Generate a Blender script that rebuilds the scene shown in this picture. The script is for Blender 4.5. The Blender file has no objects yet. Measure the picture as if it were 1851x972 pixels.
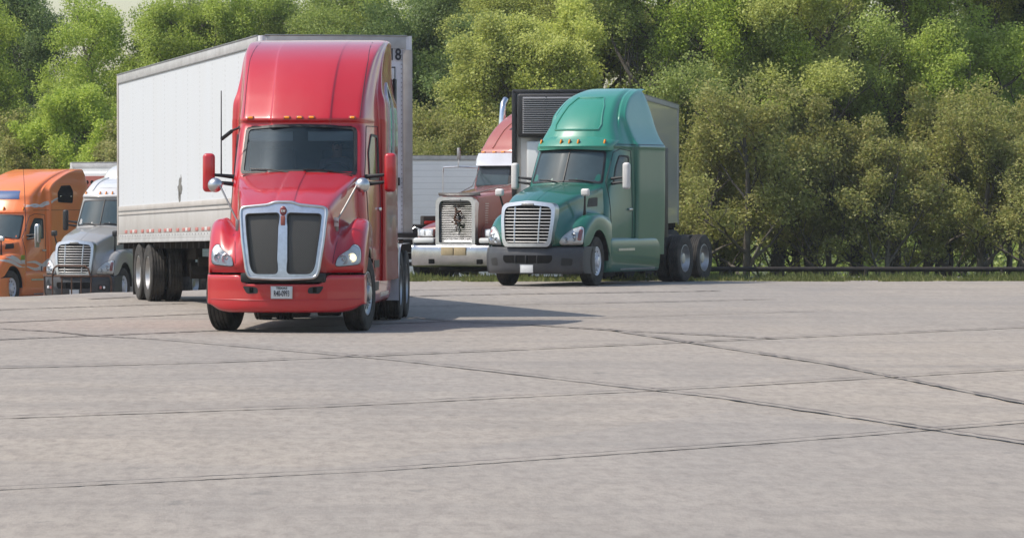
import bpy, bmesh, math, random
import numpy as np
from mathutils import Vector, Matrix
from mathutils.bvhtree import BVHTree
from mathutils.geometry import delaunay_2d_cdt

R = math.radians
scene = bpy.context.scene
C = scene.collection
random.seed(7)

# ------------------------------------------------------------------ camera
cam_d = bpy.data.cameras.new('camera')
cam = bpy.data.objects.new('camera', cam_d)
C.objects.link(cam)
cam.location = (0, 0, 1.75)
cam.rotation_euler = (R(90), 0, 0)
cam_d.sensor_fit = 'HORIZONTAL'
cam_d.sensor_width = 36
cam_d.lens = 36 * 8000 / 1851
cam_d.shift_x = (925.5 - 530) / 1851
cam_d.shift_y = (361 - 486) / 1851
cam_d.clip_start = 0.5
cam_d.clip_end = 3000
scene.camera = cam

# ------------------------------------------------------------------ sky and sun
SUN_V = Vector((-0.70, -0.10, 1.0)).normalized()      # towards the sun
world = bpy.data.worlds.new('World')
scene.world = world
world.use_nodes = True
wn = world.node_tree
for n in list(wn.nodes):
    wn.nodes.remove(n)
sky = wn.nodes.new('ShaderNodeTexSky')
sky.sky_type = 'NISHITA'
sky.sun_disc = False
sky.sun_elevation = math.asin(SUN_V.z)
sky.sun_rotation = math.atan2(SUN_V.x, SUN_V.y)
sky.air_density = 1.2
sky.dust_density = 1.6
sky.ozone_density = 1.0
bg = wn.nodes.new('ShaderNodeBackground')
bg.inputs['Strength'].default_value = 0.15
wo = wn.nodes.new('ShaderNodeOutputWorld')
wn.links.new(sky.outputs[0], bg.inputs[0])
wn.links.new(bg.outputs[0], wo.inputs[0])

sun_d = bpy.data.lights.new('sun', 'SUN')
sun_d.energy = 3.7
sun_d.angle = R(0.5)
sun_d.color = (1.0, 0.935, 0.84)
sun = bpy.data.objects.new('sun', sun_d)
C.objects.link(sun)
sun.location = (-20, 0, 40)
sun.rotation_euler = SUN_V.to_track_quat('Z', 'Y').to_euler()

scene.view_settings.view_transform = 'Standard'
scene.view_settings.look = 'None'
scene.view_settings.gamma = 1
scene.view_settings.exposure = 0.30
scene.view_settings.use_curve_mapping = False
try:
    scene.cycles.max_bounces = 6
    scene.cycles.transparent_max_bounces = 12
    scene.cycles.caustics_reflective = False
    scene.cycles.caustics_refractive = False
    scene.cycles.use_denoising = True
except Exception:
    pass

# ------------------------------------------------------------------ materials
def lin(c):
    """sRGB 0..255 -> linear"""
    o = []
    for v in c:
        v = v / 255.0
        o.append(v / 12.92 if v <= 0.04045 else ((v + 0.055) / 1.055) ** 2.4)
    return tuple(o)

class NT:
    def __init__(self, name):
        self.m = bpy.data.materials.new(name)
        self.m.use_nodes = True
        self.t = self.m.node_tree
        self.b = self.t.nodes['Principled BSDF']
        self.out = self.t.nodes['Material Output']
    def n(self, typ, **kw):
        nd = self.t.nodes.new(typ)
        for k, v in kw.items():
            setattr(nd, k, v)
        return nd
    def l(self, a, b):
        self.t.links.new(a, b)
    def coord(self, which='Object'):
        return self.n('ShaderNodeTexCoord').outputs[which]
    def sep(self, v):
        s = self.n('ShaderNodeSeparateXYZ'); self.l(v, s.inputs[0]); return s.outputs
    def mapping(self, v, scale=(1, 1, 1), rot=(0, 0, 0), loc=(0, 0, 0)):
        m = self.n('ShaderNodeMapping'); self.l(v, m.inputs[0])
        m.inputs['Scale'].default_value = scale
        m.inputs['Rotation'].default_value = rot
        m.inputs['Location'].default_value = loc
        return m.outputs[0]
    def noise(self, v, scale, detail=4, rough=0.55, dist=0.0):
        n = self.n('ShaderNodeTexNoise')
        if v is not None: self.l(v, n.inputs['Vector'])
        n.inputs['Scale'].default_value = scale
        n.inputs['Detail'].default_value = detail
        n.inputs['Roughness'].default_value = rough
        n.inputs['Distortion'].default_value = dist
        return n.outputs['Fac']
    def math(self, op, a, b=None, c=None, clamp=False):
        n = self.n('ShaderNodeMath', operation=op, use_clamp=clamp)
        for i, v in enumerate((a, b, c)):
            if v is None: continue
            if isinstance(v, (int, float)): n.inputs[i].default_value = v
            else: self.l(v, n.inputs[i])
        return n.outputs[0]
    def ramp(self, v, stops):
        r = self.n('ShaderNodeValToRGB')
        self.l(v, r.inputs[0])
        els = r.color_ramp.elements
        while len(els) < len(stops): els.new(0.5)
        for e, (p, c) in zip(els, stops):
            e.position = p
            e.color = (c, c, c, 1) if isinstance(c, (int, float)) else (*c[:3], 1)
        return r.outputs[0]
    def mix(self, f, a, b, mode='MIX'):
        n = self.n('ShaderNodeMix', data_type='RGBA', blend_type=mode)
        if isinstance(f, (int, float)): n.inputs[0].default_value = f
        else: self.l(f, n.inputs[0])
        for i, v in ((6, a), (7, b)):
            if isinstance(v, tuple): n.inputs[i].default_value = (*v[:3], 1)
            else: self.l(v, n.inputs[i])
        return n.outputs[2]
    def bump(self, h, strength=0.3, dist=0.01):
        b = self.n('ShaderNodeBump')
        b.inputs['Strength'].default_value = strength
        b.inputs['Distance'].default_value = dist
        self.l(h, b.inputs['Height'])
        self.l(b.outputs[0], self.b.inputs['Normal'])
    def set(self, **kw):
        names = {'col': 'Base Color', 'rough': 'Roughness', 'metal': 'Metallic', 'coat': 'Coat Weight',
                 'coatr': 'Coat Roughness', 'spec': 'Specular IOR Level', 'emi': 'Emission Color', 'emis': 'Emission Strength',
                 'alpha': 'Alpha', 'ior': 'IOR'}
        for k, v in kw.items():
            i = self.b.inputs[names[k]]
            if isinstance(v, (int, float)): i.default_value = v
            elif isinstance(v, tuple): i.default_value = (*v[:3], 1)
            else: self.l(v, i)
        return self

def paint(name, col, rough=0.32, dirt=(0.30, 0.26, 0.22), amount=0.10, coat=0.7, wave=0.0):
    t = NT(name)
    co = t.coord()
    n1 = t.noise(co, 1.7, 5, 0.6)
    n2 = t.noise(t.mapping(co, (14, 14, 3)), 2.0, 4, 0.7)
    d = t.math('MULTIPLY', t.ramp(n1, [(0.42, 0.0), (0.75, 1.0)]), amount)
    d2 = t.math('ADD', d, t.math('MULTIPLY', t.ramp(n2, [(0.5, 0.0), (0.8, 1.0)]), amount * 0.6))
    t.set(col=t.mix(d2, col, dirt), rough=t.math('ADD', t.math('MULTIPLY', n2, 0.16), rough - 0.08), coat=coat, coatr=0.045)
    if wave:
        t.bump(t.noise(co, 1.1, 2, 0.4), wave, 0.05)
    return t.m

def metal(name, col, rough=0.18, var=0.2, scale=6, metalness=1.0, bump=0.0):
    t = NT(name)
    co = t.coord()
    n1 = t.noise(co, scale, 5, 0.65)
    t.set(col=t.mix(t.ramp(n1, [(0.35, 0.0), (0.75, 1.0)]), col, tuple(c * 0.72 for c in col)),
          rough=t.math('ADD', t.math('MULTIPLY', n1, var), rough), metal=metalness)
    if bump: t.bump(t.noise(co, 3, 3, 0.5), bump, 0.02)
    return t.m

def plain(name, col, rough=0.6, dirt=None, amount=0.25, scale=3.0, spec=0.4, bump=0.0):
    t = NT(name)
    co = t.coord()
    n1 = t.noise(co, scale, 6, 0.65)
    dirt = dirt or tuple(c * 0.6 for c in col)
    t.set(col=t.mix(t.math('MULTIPLY', t.ramp(n1, [(0.35, 0.0), (0.7, 1.0)]), amount), col, dirt),
          rough=rough, spec=spec)
    if bump: t.bump(t.noise(co, scale * 8, 4, 0.6), bump, 0.01)
    return t.m

M = {}
M['red'] = paint('red_paint', (0.44, 0.003, 0.009), 0.36, (0.36, 0.09, 0.08), 0.12, coat=0.75, wave=0.14)
M['orange'] = paint('orange_paint', (0.80, 0.20, 0.045), 0.36, (0.4, 0.22, 0.14), 0.16)
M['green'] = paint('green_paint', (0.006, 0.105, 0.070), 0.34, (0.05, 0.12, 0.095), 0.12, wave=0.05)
M['green_skylit'] = paint('sky_lit_green_paint', (0.020, 0.21, 0.14), 0.36, (0.16, 0.30, 0.24), 0.12, wave=0.05)  # same green paint, with the skylight on the roof put into the colour
M['silver'] = paint('silver_paint', (0.31, 0.30, 0.285), 0.36, (0.26, 0.23, 0.20), 0.25)
M['white'] = paint('white_paint', (0.60, 0.60, 0.59), 0.36, (0.5, 0.46, 0.40), 0.14)
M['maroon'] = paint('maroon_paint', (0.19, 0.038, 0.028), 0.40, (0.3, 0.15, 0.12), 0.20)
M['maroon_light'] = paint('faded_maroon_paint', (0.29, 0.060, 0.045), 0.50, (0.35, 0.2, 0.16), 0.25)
M['chrome'] = metal('chrome', (0.72, 0.73, 0.75), 0.10, 0.16, 5)
M['bumper_chrome'] = metal('weathered_bumper_chrome', (0.46, 0.46, 0.48), 0.14, 0.18, 3, bump=0.25)
M['chrome_dull'] = metal('dull_chrome', (0.62, 0.62, 0.62), 0.24, 0.2, 5)
M['satin'] = metal('satin_aluminium', (0.62, 0.63, 0.66), 0.30, 0.15, 9)
M['alu'] = metal('aluminium', (0.52, 0.51, 0.50), 0.38, 0.2, 4)
M['steel'] = metal('bare_steel', (0.35, 0.34, 0.33), 0.45, 0.2, 6)
M['rubber'] = plain('tyre_rubber', (0.022, 0.021, 0.020), 0.82, (0.10, 0.088, 0.075), 0.65, 6, 0.3, 0.2)
M['black'] = plain('black_plastic', (0.014, 0.014, 0.015), 0.5, (0.05, 0.045, 0.04), 0.3, 5)
M['dark'] = plain('chassis_grime', (0.022, 0.020, 0.018), 0.8, (0.06, 0.045, 0.035), 0.5, 5, 0.3)
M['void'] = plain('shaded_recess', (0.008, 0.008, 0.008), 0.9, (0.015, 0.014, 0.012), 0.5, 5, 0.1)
M['greyplastic'] = plain('grey_plastic', (0.042, 0.044, 0.05), 0.5, (0.09, 0.088, 0.085), 0.4, 3)
M['louvre'] = plain('black_louvre_plastic', (0.17, 0.17, 0.18), 0.4)
M['fender_silver'] = paint('bright_fender_skin', (0.62, 0.64, 0.70), 0.3, (0.4, 0.4, 0.4), 0.3)
M['roof_white'] = paint('dusty_white_roof', (0.58, 0.57, 0.56), 0.42, (0.36, 0.33, 0.30), 0.3)
M['rust'] = plain('rusty_pipe', (0.055, 0.028, 0.018), 0.7, (0.16, 0.07, 0.035), 0.6, 8, 0.4, 0.3)
M['mudflap'] = plain('mud_flap_rubber', (0.025, 0.022, 0.020), 0.9, (0.06, 0.05, 0.04), 0.6, 4, 0.2)
M['seatcloth'] = plain('seat_cloth', (0.06, 0.06, 0.065), 0.9)
M['cabgrey'] = plain('cab_trim', (0.20, 0.21, 0.21), 0.8)
M['skin'] = plain('skin', (0.42, 0.20, 0.14), 0.55)
M['shirt'] = plain('shirt_cloth', (0.22, 0.16, 0.17), 0.9)
M['hair'] = plain('hair', (0.03, 0.02, 0.015), 0.8)
M['whiteplate'] = plain('plate_white', (0.66, 0.67, 0.68), 0.5, (0.45, 0.44, 0.42), 0.4, 12)
M['ink'] = plain('black_ink', (0.02, 0.02, 0.03), 0.6)
M['decalwhite'] = plain('white_vinyl', (0.62, 0.60, 0.58), 0.4, (0.45, 0.40, 0.36), 0.4, 6)
M['tapered'] = plain('red_reflector', (0.50, 0.17, 0.15), 0.4)
M['redlamp'] = plain('red_lens', (0.45, 0.02, 0.015), 0.2)
M['blue'] = plain('blue_sticker', (0.04, 0.09, 0.22), 0.5)
M['emblem'] = plain('emblem_enamel', (0.22, 0.05, 0.05), 0.25)
M['dullred'] = plain('weathered_red_plastic', (0.30, 0.09, 0.07), 0.6)
M['panel_inner'] = plain('tan_plate', (0.42, 0.33, 0.20), 0.5, (0.3, 0.22, 0.12), 0.5, 20)

def amber():
    t = NT('amber_lens')
    t.set(col=(0.85, 0.28, 0.01), rough=0.15, coat=1.0, emi=(1.0, 0.35, 0.02), emis=0.25)
    return t.m
M['amber'] = amber()

def lamp_glow():
    t = NT('lit_bulb')
    t.set(col=(0.9, 0.8, 0.5), rough=0.3, emi=(1.0, 0.85, 0.5), emis=2.6)
    return t.m
M['bulb'] = lamp_glow()

def glass_see():
    t = NT('tinted_windshield')
    fr = t.n('ShaderNodeFresnel'); fr.inputs['IOR'].default_value = 1.5
    tr = t.n('ShaderNodeBsdfTransparent'); tr.inputs[0].default_value = (0.50, 0.62, 0.68, 1)
    gl = t.n('ShaderNodeBsdfGlossy'); gl.inputs[0].default_value = (0.72, 0.88, 1, 1); gl.inputs['Roughness'].default_value = 0.05
    df = t.n('ShaderNodeBsdfDiffuse')
    co = t.coord()
    dustm = t.noise(t.mapping(co, (3, 3, 9)), 2.2, 6, 0.7)
    df.inputs[0].default_value = (0.22, 0.36, 0.46, 1)
    m1 = t.n('ShaderNodeMixShader'); m2 = t.n('ShaderNodeMixShader')
    t.l(t.math('MULTIPLY', fr.outputs[0], 0.20), m1.inputs[0])
    t.l(tr.outputs[0], m1.inputs[1]); t.l(gl.outputs[0], m1.inputs[2])
    t.l(t.math('ADD', t.math('MULTIPLY', t.ramp(dustm, [(0.45, 0.0), (0.85, 1.0)]), 0.03), 0.045), m2.inputs[0])
    t.l(m1.outputs[0], m2.inputs[1]); t.l(df.outputs[0], m2.inputs[2])
    t.l(m2.outputs[0], t.out.inputs[0])
    return t.m
M['glass'] = glass_see()

def glass_dark(name, col=(0.02, 0.03, 0.035), coat=1.0):
    t = NT(name)
    co = t.coord()
    n1 = t.noise(co, 2.4, 3, 0.5)
    t.set(col=t.mix(t.ramp(n1, [(0.35, 0.0), (0.7, 1.0)]), col, tuple(c * 1.3 for c in col)), rough=0.05, spec=0.42, coat=0.0)
    return t.m
M['darkglass'] = glass_dark('dark_cab_glass')
M['midglass'] = glass_dark('pale_cab_glass', (0.040, 0.060, 0.068))

def lens():
    t = NT('headlamp_lens')
    gl = t.n('ShaderNodeBsdfGlossy'); gl.inputs[0].default_value = (1, 1, 1, 1); gl.inputs['Roughness'].default_value = 0.03
    tr = t.n('ShaderNodeBsdfTransparent'); tr.inputs[0].default_value = (0.93, 0.95, 0.96, 1)
    fr = t.n('ShaderNodeFresnel'); fr.inputs['IOR'].default_value = 1.45
    m1 = t.n('ShaderNodeMixShader')
    t.l(fr.outputs[0], m1.inputs[0]); t.l(tr.outputs[0], m1.inputs[1]); t.l(gl.outputs[0], m1.inputs[2])
    t.l(m1.outputs[0], t.out.inputs[0])
    return t.m
M['lens'] = lens()
M['reflector'] = metal('lamp_reflector', (0.80, 0.81, 0.83), 0.22, 0.15, 14)
M['lampgrey'] = plain('lamp_housing', (0.92, 0.93, 0.95), 0.12, (0.50, 0.48, 0.46), 0.45, 18)

def mesh_grille():
    """woven wire screen: diagonal bright wires over black"""
    t = NT('woven_grille_screen')
    co = t.coord()
    x, y, z = t.sep(co)
    S = 46.0
    a = t.math('FRACT', t.math('MULTIPLY', t.math('ADD', x, z), S))
    b = t.math('FRACT', t.math('MULTIPLY', t.math('SUBTRACT', x, z), S))
    ma = t.math('GREATER_THAN', a, 0.60)
    mb = t.math('GREATER_THAN', b, 0.74)
    mk = t.math('MAXIMUM', ma, mb)
    t.set(col=t.mix(mk, (0.008, 0.008, 0.007), (0.10, 0.092, 0.080)), rough=0.5, metal=t.math('MULTIPLY', mk, 0.4))
    return t.m
M['screen'] = mesh_grille()

def trailer_side(name, base=(0.58, 0.60, 0.63), spacing=1.22, dirt=(0.50, 0.46, 0.40), amt=0.16, rivet=0.42):
    t = NT(name)
    co = t.coord()
    x, y, z = t.sep(co)
    fy = t.math('FRACT', t.math('DIVIDE', y, spacing))
    d = t.math('ABSOLUTE', t.math('SUBTRACT', fy, 0.5))
    line = t.math('LESS_THAN', d, 0.028)
    fz = t.math('FRACT', t.math('MULTIPLY', z, 13.0))
    dot = t.math('LESS_THAN', fz, 0.42)
    riv = t.math('MULTIPLY', t.math('MULTIPLY', line, dot), rivet)
    n1 = t.noise(t.mapping(co, (1, 1.2, 0.25)), 1.3, 6, 0.65)
    n2 = t.noise(t.mapping(co, (1, 6, 0.5)), 2.0, 4, 0.6)
    dm = t.math('MULTIPLY', t.ramp(n1, [(0.38, 0.0), (0.8, 1.0)]), amt)
    c1 = t.mix(dm, base, dirt)
    c2 = t.mix(t.math('MULTIPLY', t.ramp(n2, [(0.55, 0), (0.8, 1.0)]), amt * 0.7), c1, dirt)
    c3 = t.mix(riv, c2, (0.33, 0.33, 0.33))
    t.set(col=c3, rough=0.42)
    # slight panel waviness between the posts
    t.bump(t.math('ADD', t.noise(t.mapping(co, (1, 1.6, 0.5)), 1.0, 2, 0.4), t.math('MULTIPLY', d, 0.25)), 0.18, 0.05)
    return t.m
M['trailer_white'] = trailer_side('white_trailer_panel')
M['trailer_front'] = plain('trailer_front_skin', (0.72, 0.72, 0.76), 0.45, (0.42, 0.38, 0.33), 0.5, 2.0)
M['trailer_beige'] = plain('weathered_trailer_post', (0.42, 0.39, 0.36), 0.55, (0.28, 0.23, 0.18), 0.6, 3.0)
M['band_beige'] = plain('scuffed_lower_panel', (0.50, 0.47, 0.44), 0.5, (0.34, 0.30, 0.26), 0.5, 2.0)
M['band_grey'] = plain('grey_lower_panel', (0.44, 0.42, 0.40), 0.5, (0.30, 0.27, 0.24), 0.5, 2.0)
M['rail'] = plain('aluminium_rail', (0.46, 0.455, 0.45), 0.45, (0.25, 0.24, 0.23), 0.6, 4.0)

def corrugated(name, base, pitch=0.22):
    t = NT(name)
    co = t.coord()
    x, y, z = t.sep(co)
    f = t.math('FRACT', t.math('DIVIDE', z, pitch))
    ln = t.math('LESS_THAN', f, 0.16)
    n1 = t.noise(co, 1.2, 5, 0.6)
    c = t.mix(t.math('MULTIPLY', t.ramp(n1, [(0.4, 0), (0.75, 1)]), 0.3), base, tuple(v * 0.75 for v in base))
    c = t.mix(t.math('MULTIPLY', ln, 0.30), c, tuple(v * 0.5 for v in base))
    t.set(col=c, rough=0.45, metal=0.15)
    t.bump(f, 0.4, 0.02)
    return t.m
M['corrugated'] = corrugated('ribbed_trailer_skin', (0.80, 0.81, 0.83), 0.155)

def concrete():
    t = NT('worn_concrete')
    co = t.coord()
    big = t.noise(t.mapping(co, (1.0, 0.22, 1)), 0.16, 5, 0.6)
    mid = t.noise(t.mapping(co, (1.0, 0.12, 1), rot=(0, 0, R(-6))), 1.4, 6, 0.68)
    streak = t.noise(t.mapping(co, (0.25, 1.0, 1), rot=(0, 0, R(35))), 0.5, 5, 0.65)
    fine = t.noise(t.mapping(co, (1.0, 0.25, 1)), 9.0, 5, 0.75)
    grit = t.noise(co, 60, 3, 0.7)
    c = t.mix(t.ramp(big, [(0.30, 0.0), (0.70, 1.0)]), (0.335, 0.287, 0.232), (0.262, 0.238, 0.212))
    c = t.mix(t.math('MULTIPLY', t.ramp(mid, [(0.40, 0.0), (0.72, 1.0)]), 0.40), c, (0.43, 0.375, 0.315))
    c = t.mix(t.math('MULTIPLY', t.ramp(streak, [(0.46, 0.0), (0.68, 1.0)]), 0.55), c, (0.19, 0.172, 0.155))
    c = t.mix(t.math('MULTIPLY', t.ramp(fine, [(0.42, 0.0), (0.70, 1.0)]), 0.75), c, (0.18, 0.15, 0.128))
    c = t.mix(t.math('MULTIPLY', t.ramp(grit, [(0.52, 0.0), (0.78, 1.0)]), 0.45), c, (0.54, 0.48, 0.42))
    spot = t.noise(t.mapping(co, (1.0, 0.35, 1)), 3.4, 3, 0.5)
    c = t.mix(t.math('MULTIPLY', t.ramp(spot, [(0.66, 0.0), (0.74, 1.0)]), 0.45), c, (0.12, 0.11, 0.10))
    slab = t.n('ShaderNodeTexVoronoi'); slab.feature = 'F1'; slab.inputs['Scale'].default_value = 0.16
    t.l(t.mapping(co, (1.0, 0.5, 1), rot=(0, 0, R(40))), slab.inputs['Vector'])
    sg = t.n('ShaderNodeSeparateColor'); t.l(slab.outputs['Color'], sg.inputs[0])
    c = t.mix(t.math('MULTIPLY', sg.outputs[0], 0.22), c, (0.20, 0.19, 0.185))
    t.set(col=c, rough=0.85, spec=0.3)
    t.bump(t.math('ADD', fine, t.math('MULTIPLY', grit, 0.5)), 0.35, 0.03)
    return t.m
M['concrete'] = concrete()
M['tar'] = plain('joint_tar', (0.085, 0.072, 0.062), 0.8, (0.24, 0.20, 0.175), 0.95, 1.6)
M['soil'] = plain('soil_and_grass', (0.05, 0.075, 0.02), 0.95, (0.09, 0.075, 0.035), 0.7, 0.8)

def leafmat(name, col, col2, trans=0.5):
    t = NT(name)
    oi = t.n('ShaderNodeObjectInfo')
    geo = t.n('ShaderNodeNewGeometry')
    rnd = geo.outputs['Random Per Island']
    c = t.mix(rnd, col, col2)
    hv = t.n('ShaderNodeHueSaturation')
    hv.inputs['Hue'].default_value = 0.5
    t.l(t.math('ADD', t.math('MULTIPLY', oi.outputs['Random'], 0.30), 0.80), hv.inputs['Value'])
    t.l(c, hv.inputs['Color'])
    df = t.n('ShaderNodeBsdfDiffuse'); tl = t.n('ShaderNodeBsdfTranslucent')
    gl = t.n('ShaderNodeBsdfGlossy'); gl.inputs['Roughness'].default_value = 0.55; gl.inputs[0].default_value = (0.7, 0.75, 0.7, 1)
    t.l(hv.outputs[0], df.inputs[0]); t.l(hv.outputs[0], tl.inputs[0])
    m = t.n('ShaderNodeMixShader'); m.inputs[0].default_value = trans
    t.l(df.outputs[0], m.inputs[1]); t.l(tl.outputs[0], m.inputs[2])
    m2 = t.n('ShaderNodeMixShader'); m2.inputs[0].default_value = 0.025
    t.l(m.outputs[0], m2.inputs[1]); t.l(gl.outputs[0], m2.inputs[2])
    t.l(m2.outputs[0], t.out.inputs[0])
    return t.m
M['leaf_bright'] = leafmat('spring_leaves', (0.30, 0.41, 0.05), (0.56, 0.64, 0.14))
M['leaf_mid'] = leafmat('mid_green_leaves', (0.26, 0.35, 0.07), (0.46, 0.52, 0.15))
M['leaf_dark'] = leafmat('dark_leaves', (0.12, 0.19, 0.055), (0.26, 0.33, 0.10), 0.4)
M['leaf_yellow'] = leafmat('yellow_green_leaves', (0.42, 0.48, 0.10), (0.68, 0.70, 0.21))
M['leaf_brown'] = leafmat('olive_brush_leaves', (0.30, 0.34, 0.08), (0.50, 0.46, 0.17))
M['grass'] = leafmat('verge_grass', (0.10, 0.13, 0.03), (0.24, 0.24, 0.08), 0.3)
M['bark'] = plain('bark', (0.10, 0.085, 0.07), 0.95, (0.19, 0.175, 0.15), 0.7, 3.0, 0.2, 0.5)

# ------------------------------------------------------------------ object helpers
def tag(o, label=None, cat=None, group=None, kind=None):
    if label: o['label'] = label
    if cat: o['category'] = cat
    if group: o['group'] = group
    if kind: o['kind'] = kind
    return o

def empty(name, loc, rz=0.0, rx=0.0, label=None, cat=None, group=None):
    o = bpy.data.objects.new(name, None)
    o.empty_display_size = 0.5
    C.objects.link(o)
    o.location = loc
    o.rotation_euler = (rx, 0, rz)
    return tag(o, label, cat, group)

class MB:
    def __init__(self):
        self.v = []; self.f = []; self.mi = []
    def add(self, vs, fs, mi=0):
        b = len(self.v)
        self.v += [tuple(v) for v in vs]
        self.f += [tuple(i + b for i in f) for f in fs]
        self.mi += [mi] * len(fs)
        return self
    def box(self, c, s, bev=0.0, mi=0, rot=None, seg=2):
        bm = bmesh.new()
        bmesh.ops.create_cube(bm, size=1)
        bmesh.ops.scale(bm, vec=s, verts=bm.verts)
        if bev > 0:
            bmesh.ops.bevel(bm, geom=bm.edges[:], offset=min(bev, min(s) * 0.49), segments=seg, profile=0.5, affect='EDGES')
        m = Matrix.Translation(c)
        if rot: m = m @ (Matrix.Rotation(rot[2], 4, 'Z') @ Matrix.Rotation(rot[1], 4, 'Y') @ Matrix.Rotation(rot[0], 4, 'X'))
        bmesh.ops.transform(bm, matrix=m, verts=bm.verts)
        bm.verts.index_update()
        self.add([v.co[:] for v in bm.verts], [[v.index for v in f.verts] for f in bm.faces], mi)
        bm.free()
        return self
    def tube(self, pts, r, n=10, mi=0, cap=True):
        pts = [Vector(p) for p in pts]
        rs = r if isinstance(r, (list, tuple)) else [r] * len(pts)
        vs = []; fs = []
        t0 = (pts[1] - pts[0]).normalized()
        up = Vector((0, 0, 1)) if abs(t0.z) < 0.9 else Vector((0, 1, 0))
        a = t0.cross(up).normalized()
        for i, p in enumerate(pts):
            if i == 0: t = (pts[1] - p)
            elif i == len(pts) - 1: t = (p - pts[i - 1])
            else: t = (pts[i + 1] - pts[i - 1])
            t = t.normalized()
            a = (a - t * a.dot(t)).normalized()
            b = t.cross(a)
            for k in range(n):
                th = 2 * math.pi * k / n
                vs.append(p + (a * math.cos(th) + b * math.sin(th)) * rs[i])
        for i in range(len(pts) - 1):
            for k in range(n):
                fs.append((i * n + k, i * n + (k + 1) % n, (i + 1) * n + (k + 1) % n, (i + 1) * n + k))
        if cap:
            fs.append(tuple(range(n - 1, -1, -1)))
            fs.append(tuple((len(pts) - 1) * n + k for k in range(n)))
        return self.add(vs, fs, mi)
    def lathe(self, prof, axis='x', n=40, c=(0, 0, 0), mi=0, closed=False):
        """prof: list of (axial, radius)"""
        vs = []; fs = []
        for (a, r) in prof:
            for k in range(n):
                th = 2 * math.pi * k / n
                p, q = r * math.cos(th), r * math.sin(th)
                if axis == 'x': v = (a, p, q)
                elif axis == 'y': v = (p, a, q)
                else: v = (p, q, a)
                vs.append((v[0] + c[0], v[1] + c[1], v[2] + c[2]))
        m = len(prof)
        for i in range(m if closed else m - 1):
            j = (i + 1) % m
            for k in range(n):
                fs.append((i * n + k, i * n + (k + 1) % n, j * n + (k + 1) % n, j * n + k))
        return self.add(vs, fs, mi)
    def build(self, name, mats, parent=None, smooth=True, angle=38, recalc=True):
        if not isinstance(mats, (list, tuple)): mats = [mats]
        me = bpy.data.meshes.new(name)
        me.from_pydata(self.v, [], self.f)
        for m in mats: me.materials.append(m)
        me.polygons.foreach_set('material_index', self.mi)
        if recalc:
            bm = bmesh.new(); bm.from_mesh(me)
            bmesh.ops.recalc_face_normals(bm, faces=bm.faces)
            bm.to_mesh(me); bm.free()
        if smooth:
            me.polygons.foreach_set('use_smooth', [True] * len(me.polygons))
            me.set_sharp_from_angle(angle=R(angle))
        me.update()
        o = bpy.data.objects.new(name, me)
        C.objects.link(o)
        if parent is not None: o.parent = parent
        return o

def cr(P, n):
    """Catmull-Rom along axis 0 with n subdivisions of each segment"""
    P = np.asarray(P, float)
    E = np.concatenate([2 * P[:1] - P[1:2], P, 2 * P[-1:] - P[-2:-1]])
    out = []
    for i in range(len(P) - 1):
        p0, p1, p2, p3 = E[i], E[i + 1], E[i + 2], E[i + 3]
        for k in range(n):
            t = k / n
            out.append(0.5 * ((2 * p1) + (-p0 + p2) * t + (2 * p0 - 5 * p1 + 4 * p2 - p3) * t * t + (-p0 + 3 * p1 - 3 * p2 + p3) * t ** 3))
    out.append(P[-1])
    return np.array(out)

def grid(mb, P, nu=4, nv=4, mi=0, capend=False, capstart=False):
    G = cr(P, nu)
    G = np.swapaxes(cr(np.swapaxes(G, 0, 1), nv), 0, 1)
    a, b = G.shape[:2]
    vs = G.reshape(-1, 3).tolist()
    fs = [(i * b + j, i * b + j + 1, (i + 1) * b + j + 1, (i + 1) * b + j) for i in range(a - 1) for j in range(b - 1)]
    if capend: fs.append(tuple((a - 1) * b + j for j in range(b)))
    if capstart: fs.append(tuple(j for j in range(b)))
    mb.add(vs, fs, mi)
    return mb

def bvh_of(mb):
    return BVHTree.FromPolygons([Vector(v) for v in mb.v], mb.f)

def smooth_poly(poly, it=2, r=None):
    """round the corners by a fixed radius, keeping the straight runs"""
    r = r or {1: .03, 2: .06, 3: .1}[it]
    P = [Vector(p) for p in poly]; out = []
    n = len(P)
    for i in range(n):
        a, b, c = P[i - 1], P[i], P[(i + 1) % n]
        d1 = min(r, (a - b).length * .45); d2 = min(r, (c - b).length * .45)
        p = b + (a - b).normalized() * d1; q = b + (c - b).normalized() * d2
        for k in range(5):
            t = k / 4
            out.append(tuple(p * (1 - t) ** 2 + b * 2 * t * (1 - t) + q * t * t))
    return out

def inpoly(x, y, poly):
    c = False; n = len(poly); j = n - 1
    for i in range(n):
        xi, yi = poly[i]; xj, yj = poly[j]
        if (yi > y) != (yj > y) and x < (xj - xi) * (y - yi) / (yj - yi) + xi: c = not c
        j = i
    return c

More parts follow.
